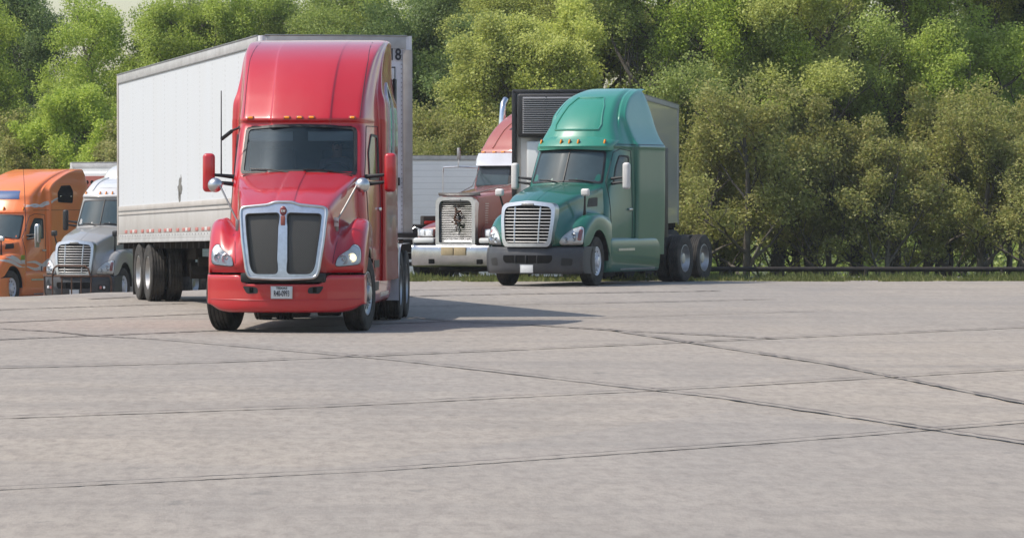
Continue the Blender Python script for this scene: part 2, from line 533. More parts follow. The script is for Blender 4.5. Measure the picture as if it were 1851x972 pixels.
def drape(poly, bvh, off=0.006, thick=0.02, step=0.05, axis='y', sign=1, mb=None, mi=0, holes=None, side=None):
    """a panel with the outline POLY laid on a shell. axis 'y': outline is (x, z) seen from the front; axis 'x': outline is (y, z)
    seen from the side given by SIDE (+1 / -1)"""
    mb = mb or MB()
    dense = []
    n = len(poly)
    for i in range(n):
        a = Vector(poly[i]); b = Vector(poly[(i + 1) % n])
        k = max(1, int((b - a).length / step))
        for q in range(k): dense.append(a.lerp(b, q / k))
    loops = [dense]
    for h in (holes or []):
        d2 = []
        for i in range(len(h)):
            a = Vector(h[i]); b = Vector(h[(i + 1) % len(h)])
            k = max(1, int((b - a).length / step))
            for q in range(k): d2.append(a.lerp(b, q / k))
        loops.append(d2)
    xs = [p.x for p in dense]; ys = [p.y for p in dense]
    pts = []; edges = []
    for lp in loops:
        b = len(pts)
        pts += [Vector(p) for p in lp]
        edges += [(b + i, b + (i + 1) % len(lp)) for i in range(len(lp))]
    nb = len(pts)
    x = min(xs) + step / 2
    while x < max(xs):
        y = min(ys) + step / 2
        while y < max(ys):
            if inpoly(x, y, poly) and not any(inpoly(x, y, h) for h in (holes or [])):
                if min((p - Vector((x, y))).length for p in pts[:nb]) > step * 0.4:
                    pts.append(Vector((x, y)))
            y += step
        x += step
    V, E, F, *_ = delaunay_2d_cdt(pts, edges, [], 0, 1e-5)
    tri = []
    for f in F:
        cx = sum(V[i].x for i in f) / len(f); cy = sum(V[i].y for i in f) / len(f)
        if inpoly(cx, cy, [tuple(p) for p in dense]) and not any(inpoly(cx, cy, h) for h in (holes or [])):
            tri.append(list(f))
    out = []; last = None
    for p in V:
        if axis == 'y':
            o = Vector((p.x, -20, p.y)); d = Vector((0, 1, 0))
        else:
            o = Vector((20 * side, p.x, p.y)); d = Vector((-side, 0, 0))
        h = bvh.ray_cast(o, d)
        if h[0] is None:
            q = bvh.find_nearest(Vector((p.x, last.y if last else 0, p.y)) if axis == 'y' else Vector((last.x if last else side, p.x, p.y)))
            loc, nor = q[0], q[1]
        else:
            loc, nor = h[0], h[1]
        if nor.dot(d) > 0: nor = -nor
        last = loc
        out.append((loc, nor, d))
    top = [l - d * off * 1.0 + nn * 0.0 for l, nn, d in out]
    bot = [l + d * thick for l, nn, d in out]
    N = len(top)
    from collections import Counter
    ec = Counter()
    for f in tri:
        for i in range(len(f)): ec[tuple(sorted((f[i], f[(i + 1) % len(f)])))] += 1
    fs = [tuple(f) for f in tri] + [tuple(i + N for i in reversed(f)) for f in tri]
    for (a, b), c_ in ec.items():
        if c_ == 1: fs.append((a, b, b + N, a + N))
    mb.add([v[:] for v in top + bot], fs, mi)
    return mb

def glass_grid(bv, xb, xt, z0, z1, off=0.0, nx=7, nz=5):
    """a smooth pane through a few points of the shell"""
    P = []
    for j in range(nz):
        k = j / (nz - 1); z = z0 + (z1 - z0) * k; hw = xb + (xt - xb) * k
        r = []
        for i in range(nx):
            x = -hw + 2 * hw * i / (nx - 1)
            h = bv.ray_cast(Vector((x, -20, z)), Vector((0, 1, 0)))[0]
            r.append((x, h.y - off, z))
        # even out the facets of the shell: fit y = a + b x^2 + c x^4 for every row
        X = np.array([p[0] for p in r]); Y = np.array([p[1] for p in r])
        A = np.stack([np.ones_like(X), X ** 2, X ** 4], 1)
        co = np.linalg.lstsq(A, Y, rcond=None)[0]
        P.append([(x, float(co[0] + co[1] * x ** 2 + co[2] * x ** 4), z) for x in X])
    P = np.array(P)
    zz = P[:, 0, 2]
    for i in range(nx):       # and every column by a parabola in z
        co = np.polyfit(zz, P[:, i, 1], 2); P[:, i, 1] = np.polyval(co, zz)
    mb = MB(); grid(mb, P, 4, 4)
    n = len(mb.v)
    return mb

def seam(pts, bvh, r=0.005, axis='y', side=1, mb=None, step=0.06, mi=0):
    mb = mb or MB()
    P = []
    for i in range(len(pts) - 1):
        a = Vector(pts[i]); b = Vector(pts[i + 1]); k = max(1, int((b - a).length / step))
        for q in range(k + (i == len(pts) - 2)): P.append(a.lerp(b, q / k))
    L = []
    for p in P:
        if axis == 'y': o, d = Vector((p.x, -20, p.y)), Vector((0, 1, 0))
        else: o, d = Vector((20 * side, p.x, p.y)), Vector((-side, 0, 0))
        h = bvh.ray_cast(o, d)
        if h[0] is not None: L.append(h[0] - d * r * 0.3)
    if len(L) > 1: mb.tube(L, r, 6, mi)
    return mb

def text_mesh(name, s, size, loc, parent, mat, rot=(R(90), 0, 0), extrude=0.003, bold=0.0, sx=1.0, shear=0.0):
    cu = bpy.data.curves.new(name, 'FONT')
    cu.body = s; cu.size = size; cu.extrude = extrude; cu.align_x = 'CENTER'; cu.align_y = 'CENTER'; cu.offset = bold; cu.shear = shear
    tmp = bpy.data.objects.new('tmp_text', cu)
    C.objects.link(tmp)
    dg = bpy.context.evaluated_depsgraph_get()
    me = bpy.data.meshes.new_from_object(tmp.evaluated_get(dg))
    bpy.data.objects.remove(tmp)
    me.name = name
    me.materials.clear(); me.materials.append(mat)
    o = bpy.data.objects.new(name, me)
    C.objects.link(o)
    o.parent = parent
    o.location = loc; o.rotation_euler = rot; o.scale = (sx, 1, 1)
    return o

def copy_tree(o, parent=None):
    c = o.copy(); C.objects.link(c); c.parent = parent
    for ch in list(o.children): copy_tree(ch, c)
    return c

# ------------------------------------------------------------------ terrain
def smooth01(t):
    t = max(0.0, min(1.0, t)); return t * t * (3 - 2 * t)

def gz(x, y):
    """height of the ground: the lot is flat near by and falls away behind, sooner on the left"""
    k = smooth01((x + 3.0) / 6.0)
    kl = smooth01((-3.2 - x) / 2.5)
    y0 = (82.0 - 5.0 * kl) * (1 - k) + 101.0 * k
    L = 38.0 * (1 - k) + 12.0 * k
    return -1.25 * smooth01((y - y0) / L)

def line_of(y_near, y_far, n, p=1.0):
    return [y_near + (y_far - y_near) * (i / n) ** p for i in range(n + 1)]

def make_ground():
    xs = [-600, -300, -150, -80, -50] + [-40 + i * 1.25 for i in range(81)] + [75, 100, 150, 300, 600]
    ys = [-60, -20, 0, 10, 20, 30, 40, 50, 60, 70, 76] + [78 + i for i in range(42)] + [125, 135, 150, 200, 400, 900, 1500]
    mb = MB()
    vs = [(x, y, gz(x, y)) for y in ys for x in xs]
    n = len(xs)
    # concrete up to the lot's far edge, soil behind it
    fs = []; mi = []
    for j in range(len(ys) - 1):
        for i in range(n - 1):
            fs.append((j * n + i, j * n + i + 1, (j + 1) * n + i + 1, (j + 1) * n + i))
    mb.add(vs, fs)
    o = mb.build('ground', [M['concrete']], None, True, 60, False)
    tag(o, kind='structure')
    return o
make_ground()

def strip(name, pts, w, mat, dz=0.004, n=24, jitter=0.0, seed=0):
    rnd = random.Random(seed)
    mb = MB(); vs = []
    P = []
    for i in range(len(pts) - 1):
        a = Vector(pts[i]); b = Vector(pts[i + 1])
        for q in range(n + (i == len(pts) - 2)): P.append(a.lerp(b, q / n))
    for i, p in enumerate(P):
        t = (P[min(i + 1, len(P) - 1)] - P[max(i - 1, 0)]).normalized()
        nr = Vector((-t.y, t.x))
        ww = w * (0.5 + jitter * (rnd.random() - 0.5))
        sh = nr * (rnd.random() - 0.5) * jitter * w
        a = p + nr * ww + sh; b = p - nr * ww + sh
        vs += [(a.x, a.y, gz(a.x, a.y) + dz), (b.x, b.y, gz(b.x, b.y) + dz)]
    fs = [(2 * i, 2 * i + 1, 2 * i + 3, 2 * i + 2) for i in range(len(P) - 1)]
    mb.add(vs, fs)
    o = mb.build(name, mat, None, True, 60)
    return tag(o, kind='structure')

def gp(px, py, h=1.75, f=8000.0):
    """ground point measured off the photograph (flat lot)"""
    s = (py - 361) / h
    y = f / s
    return ((px - 530) / s, y)
# ------------------------------------------------------------------ wheels
def wheel(parent, x, y, side, steer=0.0, r=0.5, w=0.27, rimmat=None, name='wheel', z=None, style='alu'):
    """tyre mesh with its rim as a child; SIDE +1 / -1 tells which way the outer face looks"""
    mb = MB()
    h = w / 2
    prof = [(-h * 0.72, r * 0.585), (-h * 0.92, r * 0.62), (-h, r * 0.78), (-h * 0.98, r * 0.90), (-h * 0.90, r * 0.97), (-h * 0.80, r * 0.995)]
    grooves = 4
    span = 2 * h * 0.76
    for g in range(grooves):
        c = -h * 0.76 + span * (g + 0.5) / grooves + 0.0
        gw = 0.007
        prof += [(c - gw - 0.006, r), (c - gw, r - 0.012), (c + gw, r - 0.012), (c + gw + 0.006, r)]
    prof += [(h * 0.80, r * 0.995), (h * 0.90, r * 0.97), (h * 0.98, r * 0.90), (h, r * 0.78), (h * 0.92, r * 0.62), (h * 0.72, r * 0.585)]
    prof += [(h * 0.5, r * 0.55), (-h * 0.5, r * 0.55)]
    mb.lathe(prof, 'x', 48, closed=True)
    t = mb.build(name, M['rubber'], parent, True, 30)
    t.location = (x, y, r if z is None else z)
    t.rotation_euler = (0, 0, steer)
    m = MB(); s = side
    rr = r * 0.575
    if style == 'steer':     # convex hub in a steer wheel
        pr = [(h * 0.80, rr), (h * 0.86, rr * 1.02), (h * 0.88, rr * 0.98), (h * 0.74, rr * 0.93), (h * 0.62, rr * 0.80), (h * 0.66, rr * 0.62), (h * 0.74, rr * 0.50),
              (h * 0.78, rr * 0.40), (h * 0.98, rr * 0.37), (h * 1.14, rr * 0.33), (h * 1.20, rr * 0.22), (h * 1.22, 0.0)]
    else:                     # deep dish of a dual wheel
        pr = [(h * 0.80, rr), (h * 0.86, rr * 1.02), (h * 0.88, rr * 0.98), (h * 0.5, rr * 0.93), (-h * 0.1, rr * 0.88), (-h * 0.35, rr * 0.75), (-h * 0.30, rr * 0.50),
              (h * 0.3, rr * 0.42), (h * 0.55, rr * 0.38), (h * 0.6, rr * 0.2), (h * 0.6, 0.0)]
    m.lathe([(a * s, b) for a, b in pr], 'x', 40)
    a0 = h * 0.655 if style == 'steer' else -h * 0.33
    for k in range(10):
        th = 2 * math.pi * k / 10
        cy, cz = rr * 0.70 * math.cos(th), rr * 0.70 * math.sin(th)
        m.lathe([((a0 + 0.012) * s, 0.0), ((a0 + 0.014) * s, rr * 0.085)], 'x', 12, (0, cy, cz), 1)
        th += math.pi / 10
        m.lathe([((a0 + 0.0) * s, 0.014), ((a0 + 0.05) * s, 0.014), ((a0 + 0.055) * s, 0.0)], 'x', 6, (0, rr * 0.54 * math.cos(th), rr * 0.54 * math.sin(th)), 0)
    m.build('rim', [rimmat or M['chrome_dull'], M['void']], t, True, 40)
    return t

def dual_axle(parent, y, half, r=0.5, w=0.25, rimmat=None, z=None, sides=(-1, 1)):
    for s in sides:
        wheel(parent, s * (half - w / 2), y, s, 0, r, w, rimmat, 'wheel', z)
        wheel(parent, s * (half - w * 1.62 - 0.02), y, s, 0, r, w, rimmat, 'inner_wheel', z)
    MB().tube([(-half * 0.6, y, r if z is None else z), (half * 0.6, y, r if z is None else z)], 0.075, 12).build('axle', M['dark'], parent)

# ------------------------------------------------------------------ shells of a conventional tractor
def hood_shell(st, crease=0.012, zl=None):
    """st rows: y, zb, xo, zf, xv, zv, xh, zh, zc, bow"""
    P = []
    for (y, zb, xo, zf, xv, zv, xh, zh, zc, bow) in st:
        half = [(xo, zb), (xo, zb + (zf - zb) * 0.45), (xo - 0.008, zf - (zf - zb) * 0.22), (xo - 0.05, zf - (zf - zb) * 0.06), (xo - 0.13, zf),
                (xo - 0.20, zf - 0.002), (xv, zv), (xh + 0.012, zv + (zh - zv) * 0.5), (xh, zh - min(0.07, (zh - zv) * 0.3)), (xh - 0.05, zh - 0.008),
                (xh - 0.20, zh + (zc - zh) * 0.30), (xh * 0.36, zh + (zc - zh) * 0.78), (0.13, zc - crease), (0.11, zc), (0.0, zc + 0.003)]
        row = []
        for (x, z) in half:
            row.append((-x, y + bow * (x / xo) ** 2.2, z))
        full = row + [(-a, b, c) for (a, b, c) in reversed(row[:-1])]
        P.append(full)
    mb = MB()
    grid(mb, P, 5, 4)
    return mb

def cab_shell(rings, nu=5, nv=4, crease=0.0, cx=0.62):
    """rings rows: z, yf, bow, wf, wb, ystep, wr, yr"""
    P = []
    for (z, yf, bow, wf, wb, ys, wr, yr) in rings:
        def yy(x): return yf + bow * (x / wf) ** 2.3
        k = crease
        half = [(0, yf), (wf * 0.3, yy(wf * 0.3)), (wf * cx * 0.86, yy(wf * cx * 0.86)), (wf * cx * 0.93, yy(wf * cx * 0.93) + k * 0.3), (wf * cx, yy(wf * cx) + k), (wf * 0.82, yy(wf * 0.82) + k),
                (wf * 0.93, yy(wf * 0.95) + k * 0.6), (wf * 0.995, yf + bow + 0.07), (wf + (wb - wf) * 0.25, yf + bow + 0.20),
                (wf + (wb - wf) * 0.7, (yf + bow + ys) / 2 + 0.05), (wb, ys - 0.05), (wb + (wr - wb) * 0.5, ys), (wr, ys + 0.06), (wr + 0.003, ys + 0.35),
                (wr, (ys + yr) / 2 + 0.1), (wr, yr - 0.12), (wr - 0.03, yr - 0.03), (wr - 0.12, yr), (wr * 0.5, yr), (0, yr)]
        left = [(-x, y, z) for (x, y) in half]
        right = [(x, y, z) for (x, y) in half]
        P.append(list(reversed(left)) + right[1:])
    mb = MB()
    grid(mb, P, nu, nv, capend=True)
    return mb

def cut(mb, test):
    keep = []; mi = []
    for f, m in zip(mb.f, mb.mi):
        c = [sum(mb.v[i][k] for i in f) / len(f) for k in range(3)]
        if not test(c):
            keep.append(f); mi.append(m)
    out = MB(); out.v = mb.v; out.f = keep; out.mi = mi
    return out

def bar_bumper(rows, xs, bow, mat, parent, name='bumper', power=2.6, ztop=None, thick=0.05, sub=(4, 3), wrap=0.0):
    """rows: (dy, z); a bowed bumper skin closed at the back"""
    P = []
    for (dy, z) in rows:
        r = []
        for x in xs:
            zz = z
            if ztop: zz = ztop(x, z)
            r.append((x, dy + bow * abs(x / xs[-1]) ** power, zz))
        if wrap:
            r = [(r[0][0] - 0.01, r[0][1] + wrap, r[0][2])] + r + [(r[-1][0] + 0.01, r[-1][1] + wrap, r[-1][2])]
        P.append(r)
    mb = MB(); grid(mb, P, *sub)
    bv = bvh_of(mb)
    n = len(mb.v)
    # thickness
    vs = [(v[0] * 0.975, v[1] + thick, v[2]) for v in mb.v]
    fs = [tuple(reversed(f)) for f in mb.f]
    from collections import Counter
    ec = Counter()
    for f in mb.f:
        for i in range(4): ec[tuple(sorted((f[i], f[(i + 1) % 4])))] += 1
    ed = [(a, b, b + n, a + n) for (a, b), c in ec.items() if c == 1]
    mb.add(vs, fs)
    mb.f += ed; mb.mi += [0] * len(ed)
    o = mb.build(name, mat, parent, True, 45)
    return o, bv

def plate(parent, x, y, z, w=0.30, h=0.155, top='TEXAS', num='R40-0993', rx=0.0, sxn=1.0, rz=0.0):
    m = MB().box((0, 0, 0), (w, 0.012, h), 0.004, rot=None)
    p = m.build('licence_plate', M['whiteplate'], parent, True)
    p.location = (x, y, z); p.rotation_euler = (rx, 0, rz)
    fr = MB()
    for sx in (-1, 1): fr.box((sx * (w / 2 - 0.003), -0.004, 0), (0.006, 0.012, h + 0.004), 0.001)
    for sz in (-1, 1): fr.box((0, -0.004, sz * (h / 2 - 0.002)), (w - 0.012, 0.012, 0.006), 0.001)
    fr.build('plate_frame', M['chrome_dull'], p)
    if num:
        text_mesh('plate_number', num, h * 0.66, (0, -0.0085, -h * 0.10), p, M['ink'], bold=0.0010, sx=w / (len(num) * h * 0.66 * 0.62) * 0.93)
        text_mesh('plate_state', top, h * 0.24, (0, -0.0085, h * 0.345), p, M['ink'], bold=0.001, sx=1.3)
    return p

def door_mirror(parent, x, y, z, w, h, mat, s, arms=True, root=None, d=0.16):
    mb = MB().box((x, y, z), (w, d, h), 0.055, seg=4)
    o = mb.build('door_mirror', mat, parent, True)
    MB().box((x, y + d / 2 + 0.003, z + h * 0.12), (w * 0.8, 0.012, h * 0.62), 0.01).box((x, y + d / 2 + 0.003, z - h * 0.33), (w * 0.8, 0.012, h * 0.2), 0.01).build('mirror_glass', M['chrome'], o)
    if arms:
        xr = root
        mb = MB()
        for dz in (-0.03, -0.13):
            mb.tube([(x - s * w * 0.4, y, z + dz), ((x + xr) / 2, y + 0.01, z + dz - 0.01), (xr, y + 0.05, z + dz - 0.03)], [0.021, 0.026, 0.034], 10)
        mb.build('mirror_arm', M['black'], parent)
    return o

def ball_mirror(parent, base, ball, r, rodmat=None, mirmat=None, flat=False, s=1):
    b = Vector(base); c = Vector(ball)
    mb = MB().tube([b, b + (c - b) * 0.35 + Vector((0, 0, 0.04)), b + (c - b) * 0.8 + Vector((0, 0, 0.10)), c + Vector((-s * r * 1.1, 0, 0.02)), c], 0.013, 8)
    mb.box(b - Vector((0, 0, 0.05)), (0.055, 0.04, 0.15), 0.01)
    rod = mb.build('hood_mirror_rod', rodmat or M['steel'], parent)
    m2 = MB()
    pr = [(r * math.sin(a) * 0.95 if not flat else r * math.sin(a) * 0.5, r * math.cos(a)) for a in [math.pi / 2 * k / 9 for k in range(-4, 10)]]
    m2.lathe([(-p + 0.0, q) for p, q in pr], 'y', 28, tuple(c))
    m2.build('hood_mirror', mirmat or M['chrome_dull'], rod, True, 60)
    return rod

def marker(parent, x, y, z, w=0.085, h=0.035, rot=0.0):
    b = MB().box((x, y, z), (w + 0.03, 0.05, h + 0.018), 0.012, rot=(rot, 0, 0)).build('marker_light', M['dullred'], parent)
    MB().box((x, y - 0.022, z + 0.002), (w, 0.045, h), 0.014, rot=(rot, 0, 0), seg=3).build('lens', M['amber'], b)
    return b

def front_hit(bv, x, z):
    h = bv.ray_cast(Vector((x, -20, z)), Vector((0, 1, 0)))
    return h[0] if h[0] is not None else Vector((x, 0, z))

def headlight(parent, poly, bv, s, lit=True, inner=None):
    """poly in (x, z); a recessed bowl of reflectors under a clear lens laid on the shell"""
    o = drape(smooth_poly(poly, 2), bv, 0.010, 0.03, 0.04).build('headlight', M['lampgrey'], parent, True, 60)
    cx = sum(p[0] for p in poly) / len(poly); cz = sum(p[1] for p in poly) / len(poly)
    k = MB()
    rim = [((p[0] - cx) * 1.05 + cx, (p[1] - cz) * 1.07 + cz) for p in poly]
    drape(smooth_poly(rim, 2), bv, 0.004, 0.02, 0.05, mb=k)
    k.build('headlight_seal', M['black'], o, True, 60)
    for i, (lx, lz, lr, l) in enumerate(inner or []):
        h = front_hit(bv, lx, lz)
        mb = MB()
        mb.lathe([(-0.030, lr), (-0.034, lr * 0.93), (-0.020, lr * 0.7), (-0.012, lr * 0.35), (-0.010, 0)], 'y', 24, tuple(h))
        mb.build('lamp_bowl', M['reflector'], o, True, 60)
        MB().lathe([(-0.012, lr * 0.42), (-0.034, lr * 0.34), (-0.044, 0)], 'y', 18, tuple(h)).build('bulb', M['bulb'] if l else M['chrome'], o, True, 60)
    LP = [((p[0] - cx) * 0.97 + cx, (p[1] - cz) * 0.97 + cz) for p in poly]
    drape(smooth_poly(LP, 2), bv, 0.056, 0.004, 0.05).build('lens', M['lens'], o, True, 60)
    return o

def mirror_poly(p): return [(-x, z) for (x, z) in reversed(p)]

def chassis(root, y0, y1, half=0.42, z=0.62):
    mb = MB()
    for s in (-1, 1): mb.box((s * half, (y0 + y1) / 2, z), (0.09, y1 - y0, 0.26), 0.01)
    for k in range(int((y1 - y0) / 1.0)): mb.box((0, y0 + 0.5 + k, z), (half * 2, 0.09, 0.16), 0.01)
    return mb.build('chassis_frame', M['dark'], root)

# ------------------------------------------------------------------ THE RED TRACTOR
PHI = R(5.6)
red = empty('semi_truck', (-0.139, 58.15, 0.0), -PHI, 0.0,
            'red tractor with twin dark mesh grilles in a silver frame, pulling the white trailer', 'truck')
ST = [ # y, zb, xo, zf, xv, zv, xh, zh, zc, bow
    (.07, .775, 1.00, .79, .66, .79, .54, .79, .79, .44),
    (.035, .78, 1.02, .88, .66, .88, .545, 1.00, 1.0, .44),
    (.07, .78, 1.035, 1.00, .66, .97, .55, 1.30, 1.31, .44),
    (.13, .785, 1.045, 1.12, .665, 1.06, .56, 1.57, 1.60, .44),
    (.26, .80, 1.05, 1.24, .67, 1.17, .585, 1.665, 1.70, .40),
    (.42, .86, 1.055, 1.35, .68, 1.26, .615, 1.72, 1.765, .35),
    (.62, 1.01, 1.06, 1.43, .69, 1.32, .645, 1.78, 1.83, .29),
    (.90, 1.13, 1.06, 1.49, .72, 1.36, .685, 1.85, 1.91, .20),
    (1.25, 1.12, 1.06, 1.50, .76, 1.39, .73, 1.93, 1.985, .12),
    (1.62, .95, 1.055, 1.45, .80, 1.38, .77, 2.005, 2.06, .06),
    (1.98, .55, 1.03, 1.33, .84, 1.30, .80, 2.07, 2.13, .02),
    (2.12, .50, 1.02, 1.28, .85, 1.28, .81, 2.09, 2.15, .0)]
hood_mb = hood_shell(ST, 0.014)
hood_bv = bvh_of(hood_mb)
hood = hood_mb.build('hood', M['red'], red, True, 50)

RG = [ # z, yf, bow, wf, wb, ystep, wr, yr
    (.62, 2.05, .02, .93, 1.0, 3.62, 1.09, 6.0),
    (1.2, 2.02, .06, .93, 1.01, 3.62, 1.08, 6.0),
    (1.75, 1.98, .12, .90, 1.01, 3.62, 1.08, 6.0),
    (2.06, 1.98, .19, .875, 1.0, 3.62, 1.08, 6.0),
    (2.42, 2.22, .18, .862, .99, 3.62, 1.08, 6.0),
    (2.76, 2.45, .18, .845, .98, 3.62, 1.08, 6.0),
    (2.84, 2.43, .19, .845, .98, 3.62, 1.08, 6.0),
    (2.90, 2.46, .19, .845, .975, 3.62, 1.075, 6.0),
    (3.10, 2.66, .20, .845, .965, 3.64, 1.065, 6.0),
    (3.26, 2.84, .20, .855, .955, 3.72, 1.02, 6.0),
    (3.48, 3.13, .20, .875, .955, 3.95, .995, 6.0),
    (3.68, 3.47, .19, .90, .965, 4.2, .99, 6.0),
    (3.82, 3.85, .17, .925, .97, 4.5, .99, 6.0),
    (3.92, 4.28, .16, .94, .975, 4.9, .985, 6.0),
    (3.985, 4.75, .12, .95, .97, 5.25, .985, 6.0),
    (4.02, 5.2, .08, .93, .94, 5.5, .96, 5.98),
    (4.04, 5.5, .05, .86, .88, 5.7, .90, 5.94)]
cab_mb = cab_shell(RG, 5, 4, crease=0.035, cx=0.52)
cab_bv = bvh_of(cab_mb)
WS = [(-.80, 2.10), (-.40, 2.125), (0, 2.135), (.40, 2.115), (.80, 2.08), (.785, 2.40), (.765, 2.74), (.40, 2.775), (0, 2.785), (-.40, 2.775), (-.765, 2.745), (-.785, 2.40)]
WSs = smooth_poly(WS, 2)
WSi = [(x * 0.945, 2.43 + (z - 2.43) * 0.90) for (x, z) in WSs]
cabo = cut(cab_mb, lambda c: c[1] < 3.0 and inpoly(c[0], c[2], [(x * 0.985, 2.43 + (z - 2.43) * 0.96) for (x, z) in WSs]))
# side window openings stay closed: they are laid on as dark glass
cab = cabo.build('cab', M['red'], red, True, 50)
ws = glass_grid(cab_bv, .775, .745, 2.135, 2.75, -0.012).build('windshield', M['glass'], red, True, 60)
gasket = drape(WSs, cab_bv, 0.008, 0.03, 0.06, holes=[WSi]).build('windshield_seal', M['black'], ws, True, 60)
# roof creases and panel seams
for s in (-1, 1):
    seam([(s * .80, 2.88), (s * .815, 3.3), (s * .83, 3.7), (s * .80, 3.98)], cab_bv, 0.005).build('roof_seam', M['ink'], cab)
# visors hanging behind the glass, dashboard, seats
inn = MB()
inn.box((-.42, 2.60, 2.62), (.60, .02, .13), .008).box((.40, 2.60, 2.62), (.62, .02, .13), .008)
inn.build('sun_visor', M['cabgrey'], cab)
MB().box((0, 2.60, 1.93), (1.55, .75, .30), .06).box((.05, 2.40, 2.07), (1.3, .25, .05), .02).build('dashboard', M['black'], cab)
MB().box((0, 3.85, 2.3), (1.7, .03, 1.2), .005).build('sleeper_curtain', M['seatcloth'], cab)
for sx in (-.43, .43):
    MB().box((sx, 3.36, 1.72), (.5, .52, .16), .05, seg=3).box((sx, 3.62, 2.10), (.48, .15, .75), .06, rot=(R(-8), 0, 0), seg=3).build('seat', M['seatcloth'], cab)
sw = MB()
pts = [(.43 + .21 * math.cos(a), 2.93 + .21 * math.sin(a) * math.sin(R(35)), 2.08 + .21 * math.sin(a) * math.cos(R(35))) for a in [2 * math.pi * k / 28 for k in range(29)]]
sw.tube(pts, 0.016, 8)
sw.tube([(.43, 2.96, 2.08), (.43, 2.72, 1.95)], 0.03, 8).tube([(.22, 2.93, 2.08), (.64, 2.93, 2.08)], .015, 8)
sw.build('steering_wheel', M['black'], cab)
# markers over the windshield
for mx in (-.70, -.185, -.01, .155, .70):
    hh = front_hit(cab_bv, mx, 2.875)
    marker(cab, mx, hh.y - 0.004, 2.872, .066, .026, R(-25))
# wipers
for (x0, x1, z1) in ((-.06, -.66, 2.17), (.62, .08, 2.16)):
    a = front_hit(cab_bv, x0, 2.125); b = front_hit(cab_bv, x1, z1)
    MB().tube([(a.x, a.y - .03, a.z - .02), ((a.x + b.x) / 2, (a.y + b.y) / 2 - .045, (a.z + b.z) / 2 + .012), (b.x, b.y - .02, b.z)], .009, 6).tube(
        [((a.x * .75 + b.x * .25), (a.y * .75 + b.y * .25) - .025, 2.148), (b.x, b.y - .012, b.z + .006)], .006, 6).build('wiper', M['black'], ws)

# grille
def grille_y(z): return -0.02 + 0.33 * max(0, (z - .72)) ** 2.0 * 0.42 + (z - .72) * .05
gout = [(-.44, .72), (0, .70), (.44, .72), (.48, .80), (.54, 1.2), (.575, 1.585), (.56, 1.655), (.20, 1.690), (.12, 1.725), (-.12, 1.725), (-.20, 1.690), (-.56, 1.655), (-.575, 1.585), (-.54, 1.2), (-.48, .80)]
gout = smooth_poly(gout, 2)
hl = [(-.068, .785), (-.056, 1.575), (-.50, 1.56), (-.475, 1.3), (-.425, .90), (-.395, .82), (-.35, .785)]
hl = smooth_poly(hl, 2, .045)
hr = mirror_poly(hl)
gm = MB()
Pg = [[(x, grille_y(z) + 0.045 * (abs(x) / .6) ** 2, z) for x in np.linspace(-.8, .8, 17)] for z in np.linspace(.6, 1.85, 20)]
grid(gm, Pg, 1, 1)
gbv = bvh_of(gm)
frame = drape(gout, gbv, 0.05, 0.16, 0.05, holes=[hl, hr])
gfr = frame.build('grille_frame', M['satin'], red, True, 40)
# raised rims of the frame
rm = MB()
for lp in (hl, hr):
    q = [(x, z) for x, z in lp] + [lp[0]]
    L = [front_hit(gbv, x, z) + Vector((0, -0.048, 0)) for x, z in q]
    rm.tube(L, 0.012, 8)
rm.build('grille_rim', M['black'], gfr)
q = gout + [gout[0]]
L = [front_hit(gbv, x * .985, 1.23 + (z - 1.23) * .985) + Vector((0, -0.045, 0)) for x, z in q]
MB().tube(L, 0.022, 10).build('frame_edge', M['chrome_dull'], gfr)
for lp in (hl, hr):
    big = [((x - (-.3 if lp is hl else .3)) * 1.04 + (-.3 if lp is hl else .3), 1.2 + (z - 1.2) * 1.03) for x, z in lp]
    drape(big, gbv, 0.018, 0.01, 0.08).build('grille_screen', M['screen'], red, True)
# emblem
e = front_hit(gbv, 0, 1.57)
em = MB().lathe([(-0.062, 0.0), (-0.066, .035), (-0.062, .050), (-0.040, .058)], 'y', 28, (0, e.y, 0))
em.v = [(x * .82, y, 1.60 + z * 1.15) for (x, y, z) in em.v]
emo = em.build('hood_emblem', M['emblem'], gfr, True, 60)
e2 = front_hit(gbv, 0, 1.47); MB().box((0, e2.y - .056, 1.475), (.060, .02, .13), .008).build('emblem_shield', M['dullred'], emo)
tt = text_mesh('emblem_letters', 'KW', .045, (0, e.y - .0675, 1.60), emo, M['decalwhite'], bold=.002, sx=.75)
# dark gap between hood and bumper
MB().box((0, .75, .74), (1.7, .5, .13), .03).box((0, .30, .725), (1.13, .5, .13), .03).build('valance', M['black'], red)
# headlights
HL = [(-.985, .90), (-.72, .875), (-.675, .885), (-.705, 1.00), (-.80, 1.065), (-.855, 1.10), (-.885, 1.16), (-.945, 1.15), (-.985, 1.10), (-.995, 1.0)]
headlight(red, HL, hood_bv, -1, inner=[(-.89, .99, .062, False), (-.775, .975, .068, False)])
headlight(red, mirror_poly(HL), hood_bv, 1, inner=[(.885, .985, .066, True), (.775, .965, .068, False)])
